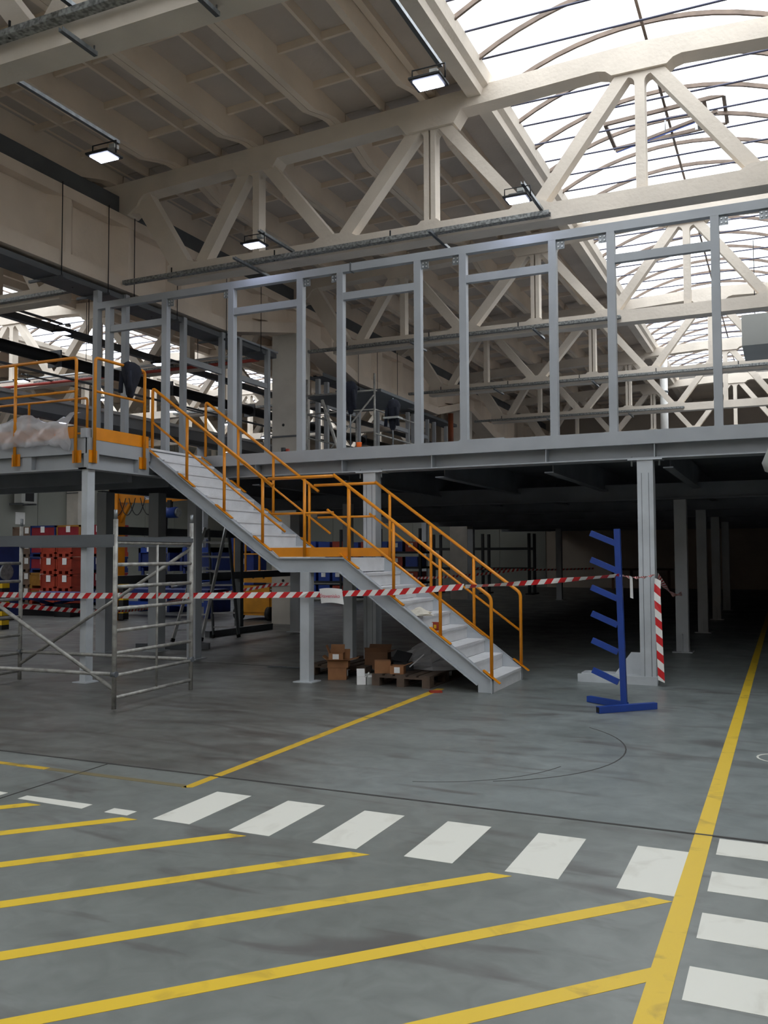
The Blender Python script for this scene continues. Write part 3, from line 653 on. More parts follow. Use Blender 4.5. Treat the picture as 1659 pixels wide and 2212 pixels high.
strut('short bracket channel under the overhead truss at top centre', -4.25, 5.6, 6.02, 6.12)
for k in range(2, 5):
    strut('short bracket channel under the %s truss behind the frame, left one' % ORD[k-1], -7.3, Y0+S*k-0.4, Y0+S*k+0.5, 6.16)
    strut('short bracket channel under the %s truss behind the frame, right one' % ORD[k-1], -4.6, Y0+S*k-0.4, Y0+S*k+0.5, 6.16)
LB = [(-13.2,13.4),(-13.3,16.6),(-17.8,16.7),(-17.8,19.7),(-17.4,22.3),(-17.4,25.3),(-22.1,22.6),(-21.9,25.6),(-21.7,28.3),(-18.1,28.9),(-22.1,32.1)]
for i, (x, y) in enumerate(LB): lamp('lit flood lamp of the left bay, %s from the camera' % (ORD[i] if i else 'nearest'), x, y, 6.08, 'flood lamps of the left bay', 0.2, 0.85, min((abs(y-q), q) for k_ in range(1, 6) for q in (Y0+S*k_+0.01, Y0+S*k_+0.29))[1])
tag(MB().tube((-9.5,5.3,6.75),(-4.0,5.3,6.75),0.06,10).build('supply_pipe', GREEN), 'dark green pipe crossing the very top left corner', 'pipe')

# ------------------------------------------------------------------ services of the left bay
t = thing('heating_tube', 'thick dark radiant heating tube slung along the left bay', 'heating tube', (-15, 12, 6))
MB().tube((-15,9,6.05),(-15,40,6.05),0.14,12).build('tube_casing', BLACK, t)
for y in range(10, 40, 3): MB().tube((-15,y,6.2),(-15,y,7.6),0.008,5).build('hanger_rod', BLACK, t)
for y in range(11, 40, 4): B(-15.19, -14.81, y, y+0.04, 5.86, 6.24).build('clamp_ring', DARKST, t)
tag(MB().tube((-15.0,9,5.68),(-15.0,40,5.68),0.03,8).build('gas_pipe', DARKST), 'thin dark pipe running just below the heating tube', 'pipe')
t = thing('runway_beam', 'grey steel crane runway beam running along the left bay', 'crane beam', (-16, 12, 5))
B(-16.1, -15.86, 9, 40, 5.28, 5.36).build('top_flange', WHITE, t)  # white colour stands in for light falling on the flange
B(-16.02, -15.98, 9, 40, 5.0, 5.28).build('web', STEEL, t)
B(-16.12, -15.88, 9, 40, 4.86, 4.99).build('bottom_flange', DARKST, t)
for y in (22, 28, 34, 40): B(-16.12, -15.88, y-0.12, y+0.12, 0, 4.86).build('runway_post', STEEL, t)
t = thing('lighting_beam', 'dark steel channel holding lamps high in the left bay', 'beam', (-14, 11, 6.4))
B(-14.07, -13.93, 9.5, 40, 6.33, 6.47).build('channel', DARKST, t)
for y in range(11, 40, 4): MB().tube((-14,y,6.47),(-14,y,8.1),0.01,5).build('hanger_rod', BLACK, t)
tag(MB().tube((-21,17.72,6.22),(-11.3,17.72,6.22),0.04,8).build('sprinkler_pipe', REDP), 'reddish sprinkler pipe along a truss of the left bay', 'pipe')
tag(MB().tube((-21,17.6,6.35),(-11.3,17.6,6.35),0.03,8).build('conduit', ALU), 'white conduit along a truss of the left bay', 'conduit')
# hung ventilation unit and duct spigot at the right edge, pipes at the far end
t = thing('ventilation_unit', 'pale grey sheet-metal box hung under the skylight at the right edge', 'ventilation unit', (0.2, 20.3, 5.9))
B(-0.74, 1.5, 19.5, 21.1, 5.86, 6.5).build('casing', BACK, t)
for x in (-0.5, 1.2): MB().tube((x,20.3,6.5),(x,20.3,8.3),0.01,5).build('hanger_rod', BLACK, t)
t = thing('duct_spigot', 'pale rounded sheet-metal spout at the right edge by the deck', 'duct', (0.1, 9.0, 2.5))
ring = []
for zz, rr, xx in ((2.32,0.10,0.02),(2.36,0.19,0.02),(2.44,0.225,0.03),(2.6,0.2,0.07),(2.9,0.17,0.14),(3.4,0.17,0.24)):
    ring.append([(xx + rr*math.cos(a*math.pi/8), 9.0 + rr*math.sin(a*math.pi/8), zz) for a in range(16)])
MB().loft(ring).build('spout', BACK, t)
MB().tube((0.26,9.0,3.38),(0.26,9.0,8.2),0.16,12).build('riser_duct', BACK, t)
t = thing('flue_pipe', 'white vertical pipe with clamps in front of the far trusses', 'pipe', (-3.6, 30.9, 3.1))
MB().tube((-3.65,30.9,3.06),(-3.65,30.9,8.2),0.13,10).build('pipe', WHITE, t)
for z in (5.0, 7.0): MB().tube((-3.65,30.9,z),(-3.65,30.9,z+0.06),0.15,10).build('clamp', DARKST, t)
tag(MB().tube((-9.5,26.0,3.06),(-9.5,26.0,6.0),0.09,8).build('rust_pipe', RUST), 'rust-brown upright pipe seen beside a grey frame post', 'pipe')

# ------------------------------------------------------------------ scaffold tower at the left
sf = thing('scaffold_tower', 'aluminium scaffold tower with cross braces at lower left', 'scaffold', (-7.75, 8.0, 0))
def scaf_frame(a, b, mid):
    a, b = Vector(a), Vector(b)
    fr = MB().tube(a, a+Vector((0,0,1.98)), 0.025, 10).build('standard', SCAF, sf)
    MB().tube(b, b+Vector((0,0,1.98)), 0.025, 10).build('standard', SCAF, sf)
    for p in (a, b): MB().tube(p+Vector((0,0,1.98)), p+Vector((0,0,2.08)), 0.019, 8).build('spigot', GALV, fr)
    for z in (0.116, 0.345, 0.577, 0.81, 1.04, 1.27, 1.502, 1.735):
        MB().tube(a+Vector((0,0,z)), b+Vector((0,0,z)), 0.02, 8).build('rung', SCAF, sf)
    m_ = a.lerp(b, mid); MB().tube(m_+Vector((0,0,0.116)), m_+Vector((0,0,1.735)), 0.013, 8).build('frame_stay', SCAF, sf)
A1, A2, C1, C2 = (-6.42,7.31,0), (-6.49,8.71,0), (-9.0,7.16,0), (-9.08,8.56,0)
scaf_frame(A1, A2, 0.52); scaf_frame(C1, C2, 0.52)
def V(p, z): return (p[0], p[1], z)
for p, q in ((V(C1,1.6),V(A1,0.2)),(V(A2,1.68),V(C2,0.2))): MB().tube(p, q, 0.022, 8).build('cross_brace', SCAF, sf)
for p, q in ((V(C1,0.36),V(A1,0.36)),(V(C2,0.36),V(A2,0.36))):
    br = MB().tube(p, q, 0.022, 8).build('ledger', SCAF, sf)
    for e in (p, q): MB().tube(Vector(e)-Vector((0.03,0,0)), Vector(e)+Vector((0.03,0,0)), 0.033, 8).build('coupler', DARKST, br)
for p, q in ((V(C1,1.76),V(A1,1.76)),(V(C2,1.76),V(A2,1.76))): MB().bar(p, q, 0.05, 0.12).build('platform_ledger', DARKST, sf)
MB().bar(V(A1,1.775), V(A2,1.775), 0.05, 0.05).build('platform_ledger', DARKST, sf)

# ------------------------------------------------------------------ double ladder, loose steel
ld = thing('stepladder', 'open aluminium double ladder standing behind the scaffold under the stairs', 'ladder', (-10.0, 13.9, 0))
def ladder_side(p1, p2, t1, t2, mt):
    p1, p2, t1, t2 = map(Vector, (p1, p2, t1, t2))
    for a, b in ((p1, t1), (p2, t2)):
        r_ = MB().bar(a, b, 0.028, 0.06).build('stile', mt, ld)
        MB().bar(a+Vector((0,0,0.0)), a.lerp(b, 0.03), 0.036, 0.07).build('rubber_foot', BLACK, r_)
    for i in range(7):
        f = 0.1 + 0.128*i; MB().bar(p1.lerp(t1, f), p2.lerp(t2, f), 0.03, 0.03).build('rung', ALU, ld)
ladder_side((-10.29,13.25,0.01), (-9.92,13.62,0.01), (-10.06,13.92,2.12), (-9.78,14.2,2.12), ALU)
ladder_side((-10.06,14.21,0.01), (-9.66,14.47,0.01), (-10.02,13.98,2.1), (-9.74,14.22,2.1), DARKST)
tag(MB().bar((-10.29,14.33,0.06),(-10.2,16.5,0.06),0.12,0.12).build('steel_beam', DARKST), 'dark steel beam lying on the floor behind the ladder', 'beam')
tag(MB().bar((-10.15,12.1,0.05),(-9.0,12.6,0.05),0.1,0.1).build('steel_beam', DARKST), 'short dark steel beam on the floor between grey columns', 'beam')
cb = thing('guard_beam', 'pair of dark horizontal beams spanning the grey columns at left', 'beam', (-11, 14, 1))
for z in (1.18, 2.02): MB().bar((-10.4,11.7,z),(-10.4,17.7,z),0.1,0.14).build('beam', DARKST, cb)
for y in (12.9, 15.6): B(-10.48, -10.34, y-0.06, y+0.06, 0, 2.1).build('upright', DARKST, cb)

# ------------------------------------------------------------------ blue cantilever rack
rk = thing('cantilever_rack', 'blue one-sided cantilever rack with six sloping arms', 'rack', (-1.57, 9.43, 0))
MB().bar((-1.565,9.43,0.02),(-1.61,9.43,1.855),0.06,0.065,(0,1,0)).build('upright', BLUE, rk)
for z in (1.70, 1.42, 1.13, 0.855, 0.575, 0.265):
    MB().bar((-1.62,9.43,z),(-1.885,9.43,z+0.115),0.04,0.06).build('arm', BLUE, rk)
f = MB().bar((-1.54,9.42,0.035),(-1.985,9.69,0.035),0.06,0.06).build('base_foot', BLUE, rk)
f = MB().bar((-1.76,9.03,0.035),(-1.265,9.52,0.035),0.06,0.065).build('base_foot', BLUE, rk)
MB().bar((-1.7623,9.0277,0.035),(-1.758,9.032,0.035),0.048,0.052).build('open_end', BLACK, f)

# ------------------------------------------------------------------ barrier tape
def tape(name, label, pts, w, grp=None, pitch=0.16, twist=None, cat='barrier tape'):
    pts = [Vector(p) for p in pts]; m = MB(); L = [0]
    for a, b in zip(pts, pts[1:]): L.append(L[-1] + (b-a).length)
    def at(s):
        s = max(0, min(L[-1], s))
        for i in range(len(pts)-1):
            if s <= L[i+1] + 1e-9: f = (s-L[i])/max(1e-6, L[i+1]-L[i]); return pts[i].lerp(pts[i+1], f), (pts[i+1]-pts[i]).normalized()
        return pts[-1], (pts[-1]-pts[-2]).normalized()
    n = int(L[-1]/(pitch/2)) + 1; sk = w*0.9
    for i in range(n):
        s0, s1 = i*pitch/2, min((i+1)*pitch/2, L[-1]); v = []
        for s, e in ((s0,-1),(s1,-1),(s1,1),(s0,1)):
            p, d = at(s + e*sk/2)
            ang = (twist(s/L[-1]) if twist else 0.0); u = Vector((0,0,1)) if abs(d.z) < 0.8 else Vector((1,0,0))
            sd = d.cross(u).normalized(); u = sd.cross(d).normalized()
            v.append(p + (u*math.cos(ang) + sd*math.sin(ang))*e*w/2)
        nrm = (v[1]-v[0]).cross(v[3]-v[0]); nrm = nrm.normalized()*0.0006 if nrm.length > 1e-9 else Vector((0,0.0006,0))
        m.add([q-nrm for q in v] + [q+nrm for q in v], [(0,3,2,1),(4,5,6,7),(0,1,5,4),(1,2,6,5),(2,3,7,6),(3,0,4,7)], i % 2)
    return tag(m.build(name, [TAPEW, TAPER]), label, cat, grp)
def sag(a, b, s, n=8): 
    a, b = Vector(a), Vector(b); return [tuple(a.lerp(b, i/n) + Vector((0,0,-4*s*(i/n)*(1-i/n)))) for i in range(n+1)]
tape('barrier_tape', 'red and white tape stretched across in front of the stairs', sag((-11.5,8.55,1.1),(-8.12,8.6,1.095),0.01) + sag((-6.6,8.9,1.105),(-5.5,9.68,1.1),0.0,3) + sag((-4.26,9.68,1.15),(-3.42,9.78,1.22),0.0,3), 0.07)
tape('barrier_tape', 'narrow twisted tape from the stair rail to the blue rack', sag((-3.42,9.78,1.22),(-1.58,9.385,1.372),0.008), 0.055, twist=lambda f: 0.6 + 0.5*math.sin(f*9))
tape('barrier_tape', 'thin twisted tape between the blue rack and the column', sag((-1.58,9.385,1.372),(-1.47,11.17,1.335),0.03), 0.03, twist=lambda f: f*14, pitch=0.08)
tape('barrier_tape', 'tape end hanging down the right side of the column', [(-1.43,11.17,1.3),(-1.44,11.15,1.1),(-1.43,11.12,0.95),(-1.415,11.1,0.5),(-1.40,11.09,0.05)], 0.075, pitch=0.2)
tape('barrier_tape', 'tape from the front column back to the second column', sag((-1.46,11.4,1.33),(-1.56,15.04,0.95),0.12), 0.06, twist=lambda f: f*6)
tape('barrier_tape', 'white tape tail dangling beside the blue rack', [(-1.5,9.6,1.36),(-1.52,9.61,1.26),(-1.5,9.62,1.12)], 0.03, pitch=0.5)
tape('barrier_tape', 'lower tape sagging from the scaffold to the far columns', sag((-10.6,8.6,1.03),(-10.42,11.42,0.67),0.02) + sag((-10.42,11.9,0.66),(-11.2,14,0.62),0.02,4) + sag((-13.2,17.4,0.55),(-10.9,17.69,0.9),0.02), 0.07)
tape('barrier_tape', 'short tape wrapped around the pale concrete column', [(-10.95,17.7,0.9),(-10.25,17.7,0.93),(-10.2,17.75,0.93)], 0.07)
tape('barrier_tape', 'distant tape strung before the blue boxes', sag((-9.8,22.0,0.95),(-5.4,19.1,1.25),0.06), 0.06)
tape('barrier_tape', 'distant tape crossing the empty rack by the end wall', sag((-9.9,29.4,1.1),(-6.5,33,1.05),0.05), 0.06)
# paper sign hanging on the tape
sg = thing('paper_sign', 'white paper sheet with red lettering hanging on the tape', 'sign', (-5.1, 9.64, 1.1))
def cur(u): return 0.02*math.sin(u*3.0)
tp, bt = [], []
for i in range(9):
    u = i/8; x = -5.262 + 0.315*u; tp.append((x+0.0, 9.645 - cur(u), 1.19 - 0.022*(2*u-1)**2*0.6)); bt.append((x+0.03, 9.64 - cur(u), 1.0 - 0.01*u + 0.018*math.sin(u*3.1)))
MB().quadstrip(tp, bt).build('sheet', WHITE, sg)
def text(name, s, size, loc, rot, mt, parent):
    cu = bpy.data.curves.new(name, 'FONT'); cu.body = s; cu.size = size; cu.align_x = 'CENTER'; cu.align_y = 'CENTER'; cu.extrude = 0.0005
    tmp = bpy.data.objects.new('tmp', cu); COL.objects.link(tmp); dg = bpy.context.evaluated_depsgraph_get(); dg.update()
    me = bpy.data.meshes.new_from_object(tmp.evaluated_get(dg)); bpy.data.objects.remove(tmp); me.name = name; me.materials.clear(); me.materials.append(mt)
    me.transform(Matrix.Translation(loc) @ Matrix.Rotation(rot[2], 4, 'Z') @ Matrix.Rotation(rot[0], 4, 'X'))
    return place(name, me, parent)
REDINK = mat('red_ink', (196, 36, 70), 0.6, var=0.02)
text('lettering', 'Stavenisko', 0.064, Vector((-5.095, 9.612, 1.092)), (math.pi/2, 0, 0.0), REDINK, sg)
# ------------------------------------------------------------------ pallets and cartons under the stairs
def pallet(label, x, y, w, d, grp):
    t = thing('wooden_pallet', label, 'pallet', (x+w/2, y+d/2, 0), grp)
    for i in range(3):
        for j in range(3):
            bx_, by_ = x + (w-0.1)*i/2, y + (d-0.145)*j/2
            B(bx_, bx_+0.1, by_, by_+0.145, 0.022, 0.1).build('block', WOOD, t)
    for i in range(3): B(x + (w-0.1)*i/2, x + (w-0.1)*i/2 + 0.1, y, y+d, 0, 0.022).build('bottom_board', WOOD, t)
    for j in range(3): B(x, x+w, y + (d-0.145)*j/2, y + (d-0.145)*j/2 + 0.145, 0.1, 0.122).build('stringer_board', WOOD, t)
    for i, ww in enumerate((0.14, 0.1, 0.14, 0.1, 0.14)):
        xx = x + (w-0.14)*i/4 + (0.02 if ww < 0.12 else 0); B(xx, xx+ww, y, y+d, 0.122, 0.144).build('deck_board', WOOD, t)
pallet('dark wooden pallet below the lower stair flight, boards showing', -4.66, 9.88, 0.76, 1.18, 'pallets under the stairs')
pallet('dark wooden pallet behind the cartons, left of the other pallet', -5.85, 10.42, 0.85, 1.15, 'pallets under the stairs')
def carton(label, c, sx, sy, sz, rz, flaps=(), mt=CARD, lab=None, cat='carton', name='cardboard_carton'):
    t = thing(name, label, cat, c, 'cartons under the stairs')
    ca, sa = math.cos(rz), math.sin(rz); th = 0.004
    def L(x, y, z): return (c[0]+x*ca-y*sa, c[1]+x*sa+y*ca, c[2]+z)
    def slab(nm, pts, par=t, mt_=mt):
        p = [Vector(L(*q)) for q in pts]; n = (p[1]-p[0]).cross(p[3]-p[0]).normalized()*th
        MB().add([q for q in p]+[q+n for q in p], [(0,3,2,1),(4,5,6,7),(0,1,5,4),(1,2,6,5),(2,3,7,6),(3,0,4,7)]).build(nm, mt_, par)
    a, b = sx/2, sy/2
    slab('side', ((-a,-b,0),(a,-b,0),(a,-b,sz),(-a,-b,sz))); slab('side', ((a,-b,0),(a,b,0),(a,b,sz),(a,-b,sz)))
    slab('side', ((a,b,0),(-a,b,0),(-a,b,sz),(a,b,sz))); slab('side', ((-a,b,0),(-a,-b,0),(-a,-b,sz),(-a,b,sz)))
    slab('bottom', ((-a,-b,0.002),(-a,b,0.002),(a,b,0.002),(a,-b,0.002)))
    if not flaps: slab('lid', ((-a,-b,sz),(a,-b,sz),(a,b,sz),(-a,b,sz)))
    for k, (out, dz) in flaps.items() if flaps else ():
        if k == 'f': q = ((-a,-b,sz),(a,-b,sz),(a*1.02,-b-out,sz+dz),(-a*1.02,-b-out,sz+dz))
        if k == 'b': q = ((a,b,sz),(-a,b,sz),(-a,b+out,sz+dz),(a,b+out,sz+dz))
        if k == 'r': q = ((a,-b,sz),(a,b,sz),(a+out,b,sz+dz),(a+out,-b,sz+dz))
        if k == 'l': q = ((-a,b,sz),(-a,-b,sz),(-a-out,-b,sz+dz),(-a-out,b,sz+dz))
        slab('flap', q)
    if lab:
        x0, x1, z0, z1, face = lab
        if face == 'f': slab('paper_label', ((x0,-b-0.006,z0),(x1,-b-0.006,z0),(x1,-b-0.006,z1),(x0,-b-0.006,z1)), t, WHITE)
        else: slab('paper_label', ((a+0.006,x0,z0),(a+0.006,x1,z0),(a+0.006,x1,z1),(a+0.006,x0,z1)), t, WHITE)
carton('brown carton standing on the floor below the torn open one', (-5.3,10.22,0), 0.23, 0.2, 0.15, 0.35, lab=(-0.05,0.05,0.04,0.12,'r'))
carton('wide torn-open carton with flaps spread, on top of another', (-5.3,10.24,0.155), 0.26, 0.22, 0.09, 0.35, {'f':(0.07,0.02),'r':(0.13,0.03),'b':(0.05,0.12),'l':(0.07,0.05)})
carton('small carton with a printed label on the open carton', (-5.31,10.2,0.25), 0.18, 0.13, 0.085, 0.3, {'b':(0.03,0.1),'l':(0.04,0.1)}, lab=(-0.04,0.04,0.01,0.075,'f'))
carton('open dark carton at the back of the left pallet', (-4.98,10.75,0.145), 0.3, 0.26, 0.17, 0.25, {'f':(0.02,0.06),'b':(0.1,0.07),'r':(0.08,0.02)}, CARDD)
carton('brown carton at the front of the right pallet', (-4.57,10.0,0.145), 0.19, 0.15, 0.145, 0.45)
carton('low carton with a white label on the right pallet', (-4.36,9.99,0.145), 0.16, 0.14, 0.1, 0.2, {'r':(0.1,0.04)}, lab=(-0.03,0.04,0.015,0.085,'f'))
carton('flattened carton scrap between the two pallets', (-4.72,10.3,0.145), 0.2, 0.12, 0.06, 0.9, {'f':(0.06,0.0)}, CARDD)
carton('small white box with an open lid on the floor by the pallet', (-4.83,9.93,0), 0.1, 0.12, 0.09, 0.5, {'b':(0.08,0.08),'r':(0.05,0.05)}, WHITE)
carton('blue and white packet beside the small white box', (-4.72,9.98,0), 0.12, 0.1, 0.12, 0.7, (), BACK, lab=(-0.05,0.05,0.09,0.115,'f'))
def lump(seed, c, rx, ry, h, n=14, k=7, jag=0.25, top=0.25):
    rnd = random.Random(seed); rings = []
    for i in range(k):
        f = i/(k-1); sc_ = (1-f**2.2)*(1-top)+top*(1-f) + 0.04; rg = []
        for j in range(n):
            a = 2*math.pi*j/n; q = 1 + rnd.uniform(-jag, jag)
            rg.append((c[0]+rx*sc_*q*math.cos(a), c[1]+ry*sc_*q*math.sin(a), c[2]+h*f+rnd.uniform(-0.5,0.5)*h*0.08*(1 if 0 < i else 0)))
        rings.append(rg)
    return MB().loft(rings, smooth=False)
tag(lump(3, (-4.25,10.72,0.145), 0.42, 0.3, 0.34, 16, 8, 0.22, 0.35).build('plastic_film', FILM), 'crumpled clear plastic film heaped on the pallet under the stairs', 'plastic film')
t = thing('power_tool_case', 'open black tool case with a grey screen on the right pallet', 'tool case', (-4.42,10.3,0.145))
MB().obox((-4.42,10.3,0.145),0.24,0.16,0.1,0.5).build('case_base', BLACK, t)
MB().bar((-4.47,10.28,0.25),(-4.44,10.4,0.36),0.22,0.02,(0,-1,1)).build('case_lid', BLACK, t)
MB().bar((-4.3,10.22,0.2),(-4.12,10.25,0.36),0.012,0.012).build('handle_rod', ALU, t)
t = tag(MB().obox((-3.74,9.66,0.0),0.14,0.09,0.02,0.6).build('brick_shard', RED), 'small reddish shard lying on the yellow floor line', 'debris')
# things left on the stairs
t = thing('gift_packet', 'small red and white packet standing on a stair tread', 'packet', (-3.86,9.93,0.69))
MB().obox((-3.84,9.93,R*4),0.085,0.05,0.1,0.15).build('packet_body', RED, t)
MB().obox((-3.84,9.925,R*4+0.025),0.03,0.048,0.045,0.15).build('packet_print', HAZY, t)
MB().obox((-3.872,9.92,R*4+0.005),0.012,0.056,0.09,0.15).build('packet_stripe', WHITE, t)
tag(lump(11, (-4.06,9.98,R*5), 0.16, 0.1, 0.1, 12, 6, 0.3, 0.4).build('cloth_bag', BAG), 'crumpled cream cloth bag lying on the stairs', 'bag')
# plastic sheet over the platform railing
def drape(name, label, x0, x1, y, zt, zb, seed, mt, cat):
    rnd = random.Random(seed); n = 26; m = MB(); rows = []
    for r_ in range(9):
        f = r_/8; row = []
        for i in range(n+1):
            u = i/n; zz = zt*(1-f)+zb*f + 0.05*math.sin(u*9+seed) * (1-f) + rnd.uniform(-0.02,0.02) - (0.1*max(0, u-0.8)*5*f)
            yy = y + (0.16 if r_ == 0 else (0.06 if r_ == 1 else -0.02 - 0.03*math.sin(u*23+r_))) + rnd.uniform(-0.02,0.02)
            row.append((x0+(x1-x0)*u + rnd.uniform(-0.015,0.015), yy, zz))
        rows.append(row)
    vs = [p for r_ in rows for p in r_]; k = n+1
    m.add(vs, [(a*k+i, a*k+i+1, (a+1)*k+i+1, (a+1)*k+i) for a in range(8) for i in range(n)], 0, True)
    o = tag(m.build(name, mt), label, cat)
    sd = o.modifiers.new('thickness', 'SOLIDIFY'); sd.thickness = 0.003; return o
drape('plastic_sheet', 'crumpled clear plastic sheet hanging over the platform toe board', -9.75, -8.3, 8.6, 3.42, 3.02, 5, FILM, 'plastic sheet')
# ------------------------------------------------------------------ jackets and small things on the upper level
def jacket(label, c, h, wx, wy, seed, hook=None):
    t = thing('jacket', label, 'jacket', c, 'work jackets')
    rnd = random.Random(seed); rings = []; n = 16
    for i, (f, s_) in enumerate(((0,0.25),(0.08,0.4),(0.25,0.5),(0.45,0.72),(0.62,0.92),(0.8,1.0),(0.93,0.82),(1.0,0.4))):
        rg = []
        for j in range(n):
            a = 2*math.pi*j/n; q = s_*(1+0.14*math.sin(3*a+seed+i*0.5)+rnd.uniform(-0.08,0.08))
            rg.append((c[0]+wx*q*math.cos(a), c[1]+wy*q*math.sin(a), c[2]+h*f))
        rings.append(rg)
    MB().loft(rings).build('body', NAVY, t)
    for s in (-1, 1):
        sr = []
        for f in (0, 0.3, 0.6, 1.0):
            sr.append([(c[0]+s*wx*(0.9-0.2*f)+0.03*math.cos(a*math.pi/4), c[1]-wy*0.6+0.03*math.sin(a*math.pi/4), c[2]+h*(0.12+0.6*f)) for a in range(8)])
        MB().loft(sr).build('sleeve', NAVY, t)
    if hook: MB().tube(hook[0], hook[1], 0.012, 6).build('hook_pole', GALV, t)
    return t
t = jacket('dark jacket slung over the orange platform railing', (-8.0,9.37,3.72), 0.48, 0.09, 0.17, 2)
jacket('navy work jacket with pale stripe hung on a pole on the upper level', (-5.74,13.0,3.6), 0.5, 0.12, 0.08, 4, ((-5.74,13.0,3.06),(-5.74,13.0,4.12)))
B(-5.87, -5.61, 12.9, 13.1, 3.78, 3.81).build('reflective_stripe', BACK, [o for o in bpy.data.objects if o.name.startswith('jacket')][-1])
jacket('dark jacket hung behind a grey post on the upper level', (-6.53,13.05,3.92), 0.55, 0.12, 0.09, 6, ((-6.53,13.05,4.4),(-6.53,13.05,3.06)))
t = thing('plastic_cup', 'orange plastic cup on the edge of the upper deck', 'cup', (-5.55,11.36,3.1))
MB().loft([[(-5.55+r_*math.cos(a*math.pi/8), 11.36+r_*math.sin(a*math.pi/8), z) for a in range(16)] for z, r_ in ((3.062,0.03),(3.2,0.042),(3.205,0.042))]).build('cup_body', ORC, t)
t = thing('drinks_can', 'small dark can on the upper deck near the concrete column', 'can', (-6.83,11.4,3.06))
MB().tube((-6.83,11.4,3.062),(-6.83,11.4,3.2),0.035,12).build('can_body', BLACK, t); MB().tube((-6.76,11.41,3.062),(-6.76,11.41,3.18),0.03,12).build('can_neighbour', RED, t)
# indoor scaffold on the upper deck
t = thing('deck_scaffold', 'dark scaffold with planks standing on the upper deck, behind the posts', 'scaffold', (-8.5,17.5,3.06))
for x, y in ((-9.3,16.5),(-7.7,16.5),(-9.3,18.9),(-7.7,18.9)): MB().tube((x,y,3.06),(x,y,5.35),0.024,8).build('standard', SCAF, t)
for z in (3.6,4.1,4.6,5.0):
    for x in (-9.3,-7.7): MB().tube((x,16.5,z),(x,18.9,z),0.018,6).build('rung', SCAF, t)
    if z != 4.1: MB().tube((-9.3,16.5,z),(-7.7,16.5,z),0.018,6).build('ledger', SCAF, t)
B(-9.4,-7.6,16.6,18.8,4.98,5.04).build('plank_deck', DARKST, t)
MB().tube((-9.3,16.48,3.2),(-7.7,16.48,4.9),0.018,6).build('cross_brace', SCAF, t)
MB().tube((-7.2,14.2,3.06),(-7.9,14.6,4.5),0.03,8).build('raking_prop', SCAF, t)

# ------------------------------------------------------------------ stacked crates in the left bay
def crate(label, x, y, z, w, d, h, body, rim, grp, paper=True):
    t = thing('storage_crate', label, 'crate', (x+w/2, y+d/2, z), grp)
    B(x+0.02, x+w-0.02, y+0.02, y+d-0.02, z+0.1, z+h-0.02).build('body', body, t)
    B(x, x+w, y, y+d, z+h-0.06, z+h).build('rim', rim, t)
    B(x, x+w, y, y+d, z+0.09, z+0.14).build('base_frame', rim, t)
    for fx in (x, x+w/2-0.06, x+w-0.12): B(fx, fx+0.12, y, y+d, z, z+0.09).build('foot', rim, t)
    for fx in (x, x+w-0.05): B(fx, fx+0.05, y, y+0.05, z+0.09, z+h).build('corner_post', rim, t)
    if paper: B(x+w*0.42, x+w*0.42+0.17, y-0.006, y+0.002, z+h*0.55, z+h*0.55+0.2).build('paper_tag', WHITE, t)
# near blue container and lift table at far left
t = thing('blue_container', 'large dark blue steel container at the left edge behind the scaffold', 'container', (-17.6,16.2,0))
B(-19.4,-17.6,15.9,16.56,0.1,1.95).build('body', BLUED, t)
B(-19.45,-17.57,15.87,16.6,1.95,2.03).build('rim', BLUED, t)
for x in (-19.0,-17.8): B(x-0.1,x+0.1,15.95,16.5,0,0.1).build('foot', BLACK, t)
MB().tube((-17.6,16.1,1.2),(-17.54,16.1,1.2),0.2,14).build('round_cover', GALV, t)
t = thing('hazard_post', 'yellow and black striped post at the left edge', 'post', (-15.6,14.2,0))
for i in range(10): B(-15.72,-15.5,14.1,14.3,0.1*i,0.1*i+0.1).build('stripe_band', HAZY if i % 2 else BLACK, t)
t = thing('lift_table', 'low dark blue lift table on the floor at far left', 'lift table', (-17.0,18.0,0))
B(-18.9,-16.9,17.7,18.9,0.42,0.6).build('table_top', BLUED, t); B(-18.8,-17.0,17.8,18.8,0.0,0.16).build('base_frame', BLACK, t)
MB().bar((-18.6,17.9,0.15),(-17.1,17.9,0.45),0.06,0.08).build('scissor_arm', BLUED, t); MB().bar((-18.6,17.9,0.45),(-17.1,17.9,0.15),0.06,0.08).build('scissor_arm', BLUED, t)
B(-17.5,-16.95,17.62,18.2,0.0,0.33).build('hydraulic_pack', BLACK, t)
stacks = [(-24.4,22.6,[(BROWN,BROWN)]*5,'brown',1.38),(-22.95,22.0,[(OCHR,RED),(OCHR,OCHR),(CRIM,BLUED),(CRIM,BLUED),(CRIM,BLUED)],'blue and crimson',1.1),
          (-21.8,22.0,[(OCHR,OCHR),(CRIM,BLUED),(OCHR,OCHR),(RED,OCHR),(CRIM,OCHR)],'ochre and crimson',1.0),(-20.85,20.4,[(RED,RED)]*4,'red',0.6),(-20.22,20.4,[(RED,RED)]*4,'orange red',0.62),
          (-20.7,22.2,[(BLUED,BLUED),(CRIM,CRIM),(BLUED,BLUED),(RED,RED),(CRIM,CRIM)],'crimson and blue',0.95)]
for si, (x, y, cs, nm, w_) in enumerate(stacks):
    for i, (b_, r_) in enumerate(cs):
        crate('%s crate of the %s stack from the left, %s' % (nm, ORD[si], 'at the bottom' if i == 0 else ('on top' if i == len(cs)-1 else ORD[i]+' above the bottom')), x, y, 0.52*i + 0.002, w_, 0.9, 0.51, b_, r_, 'crates stacked by the left wall')
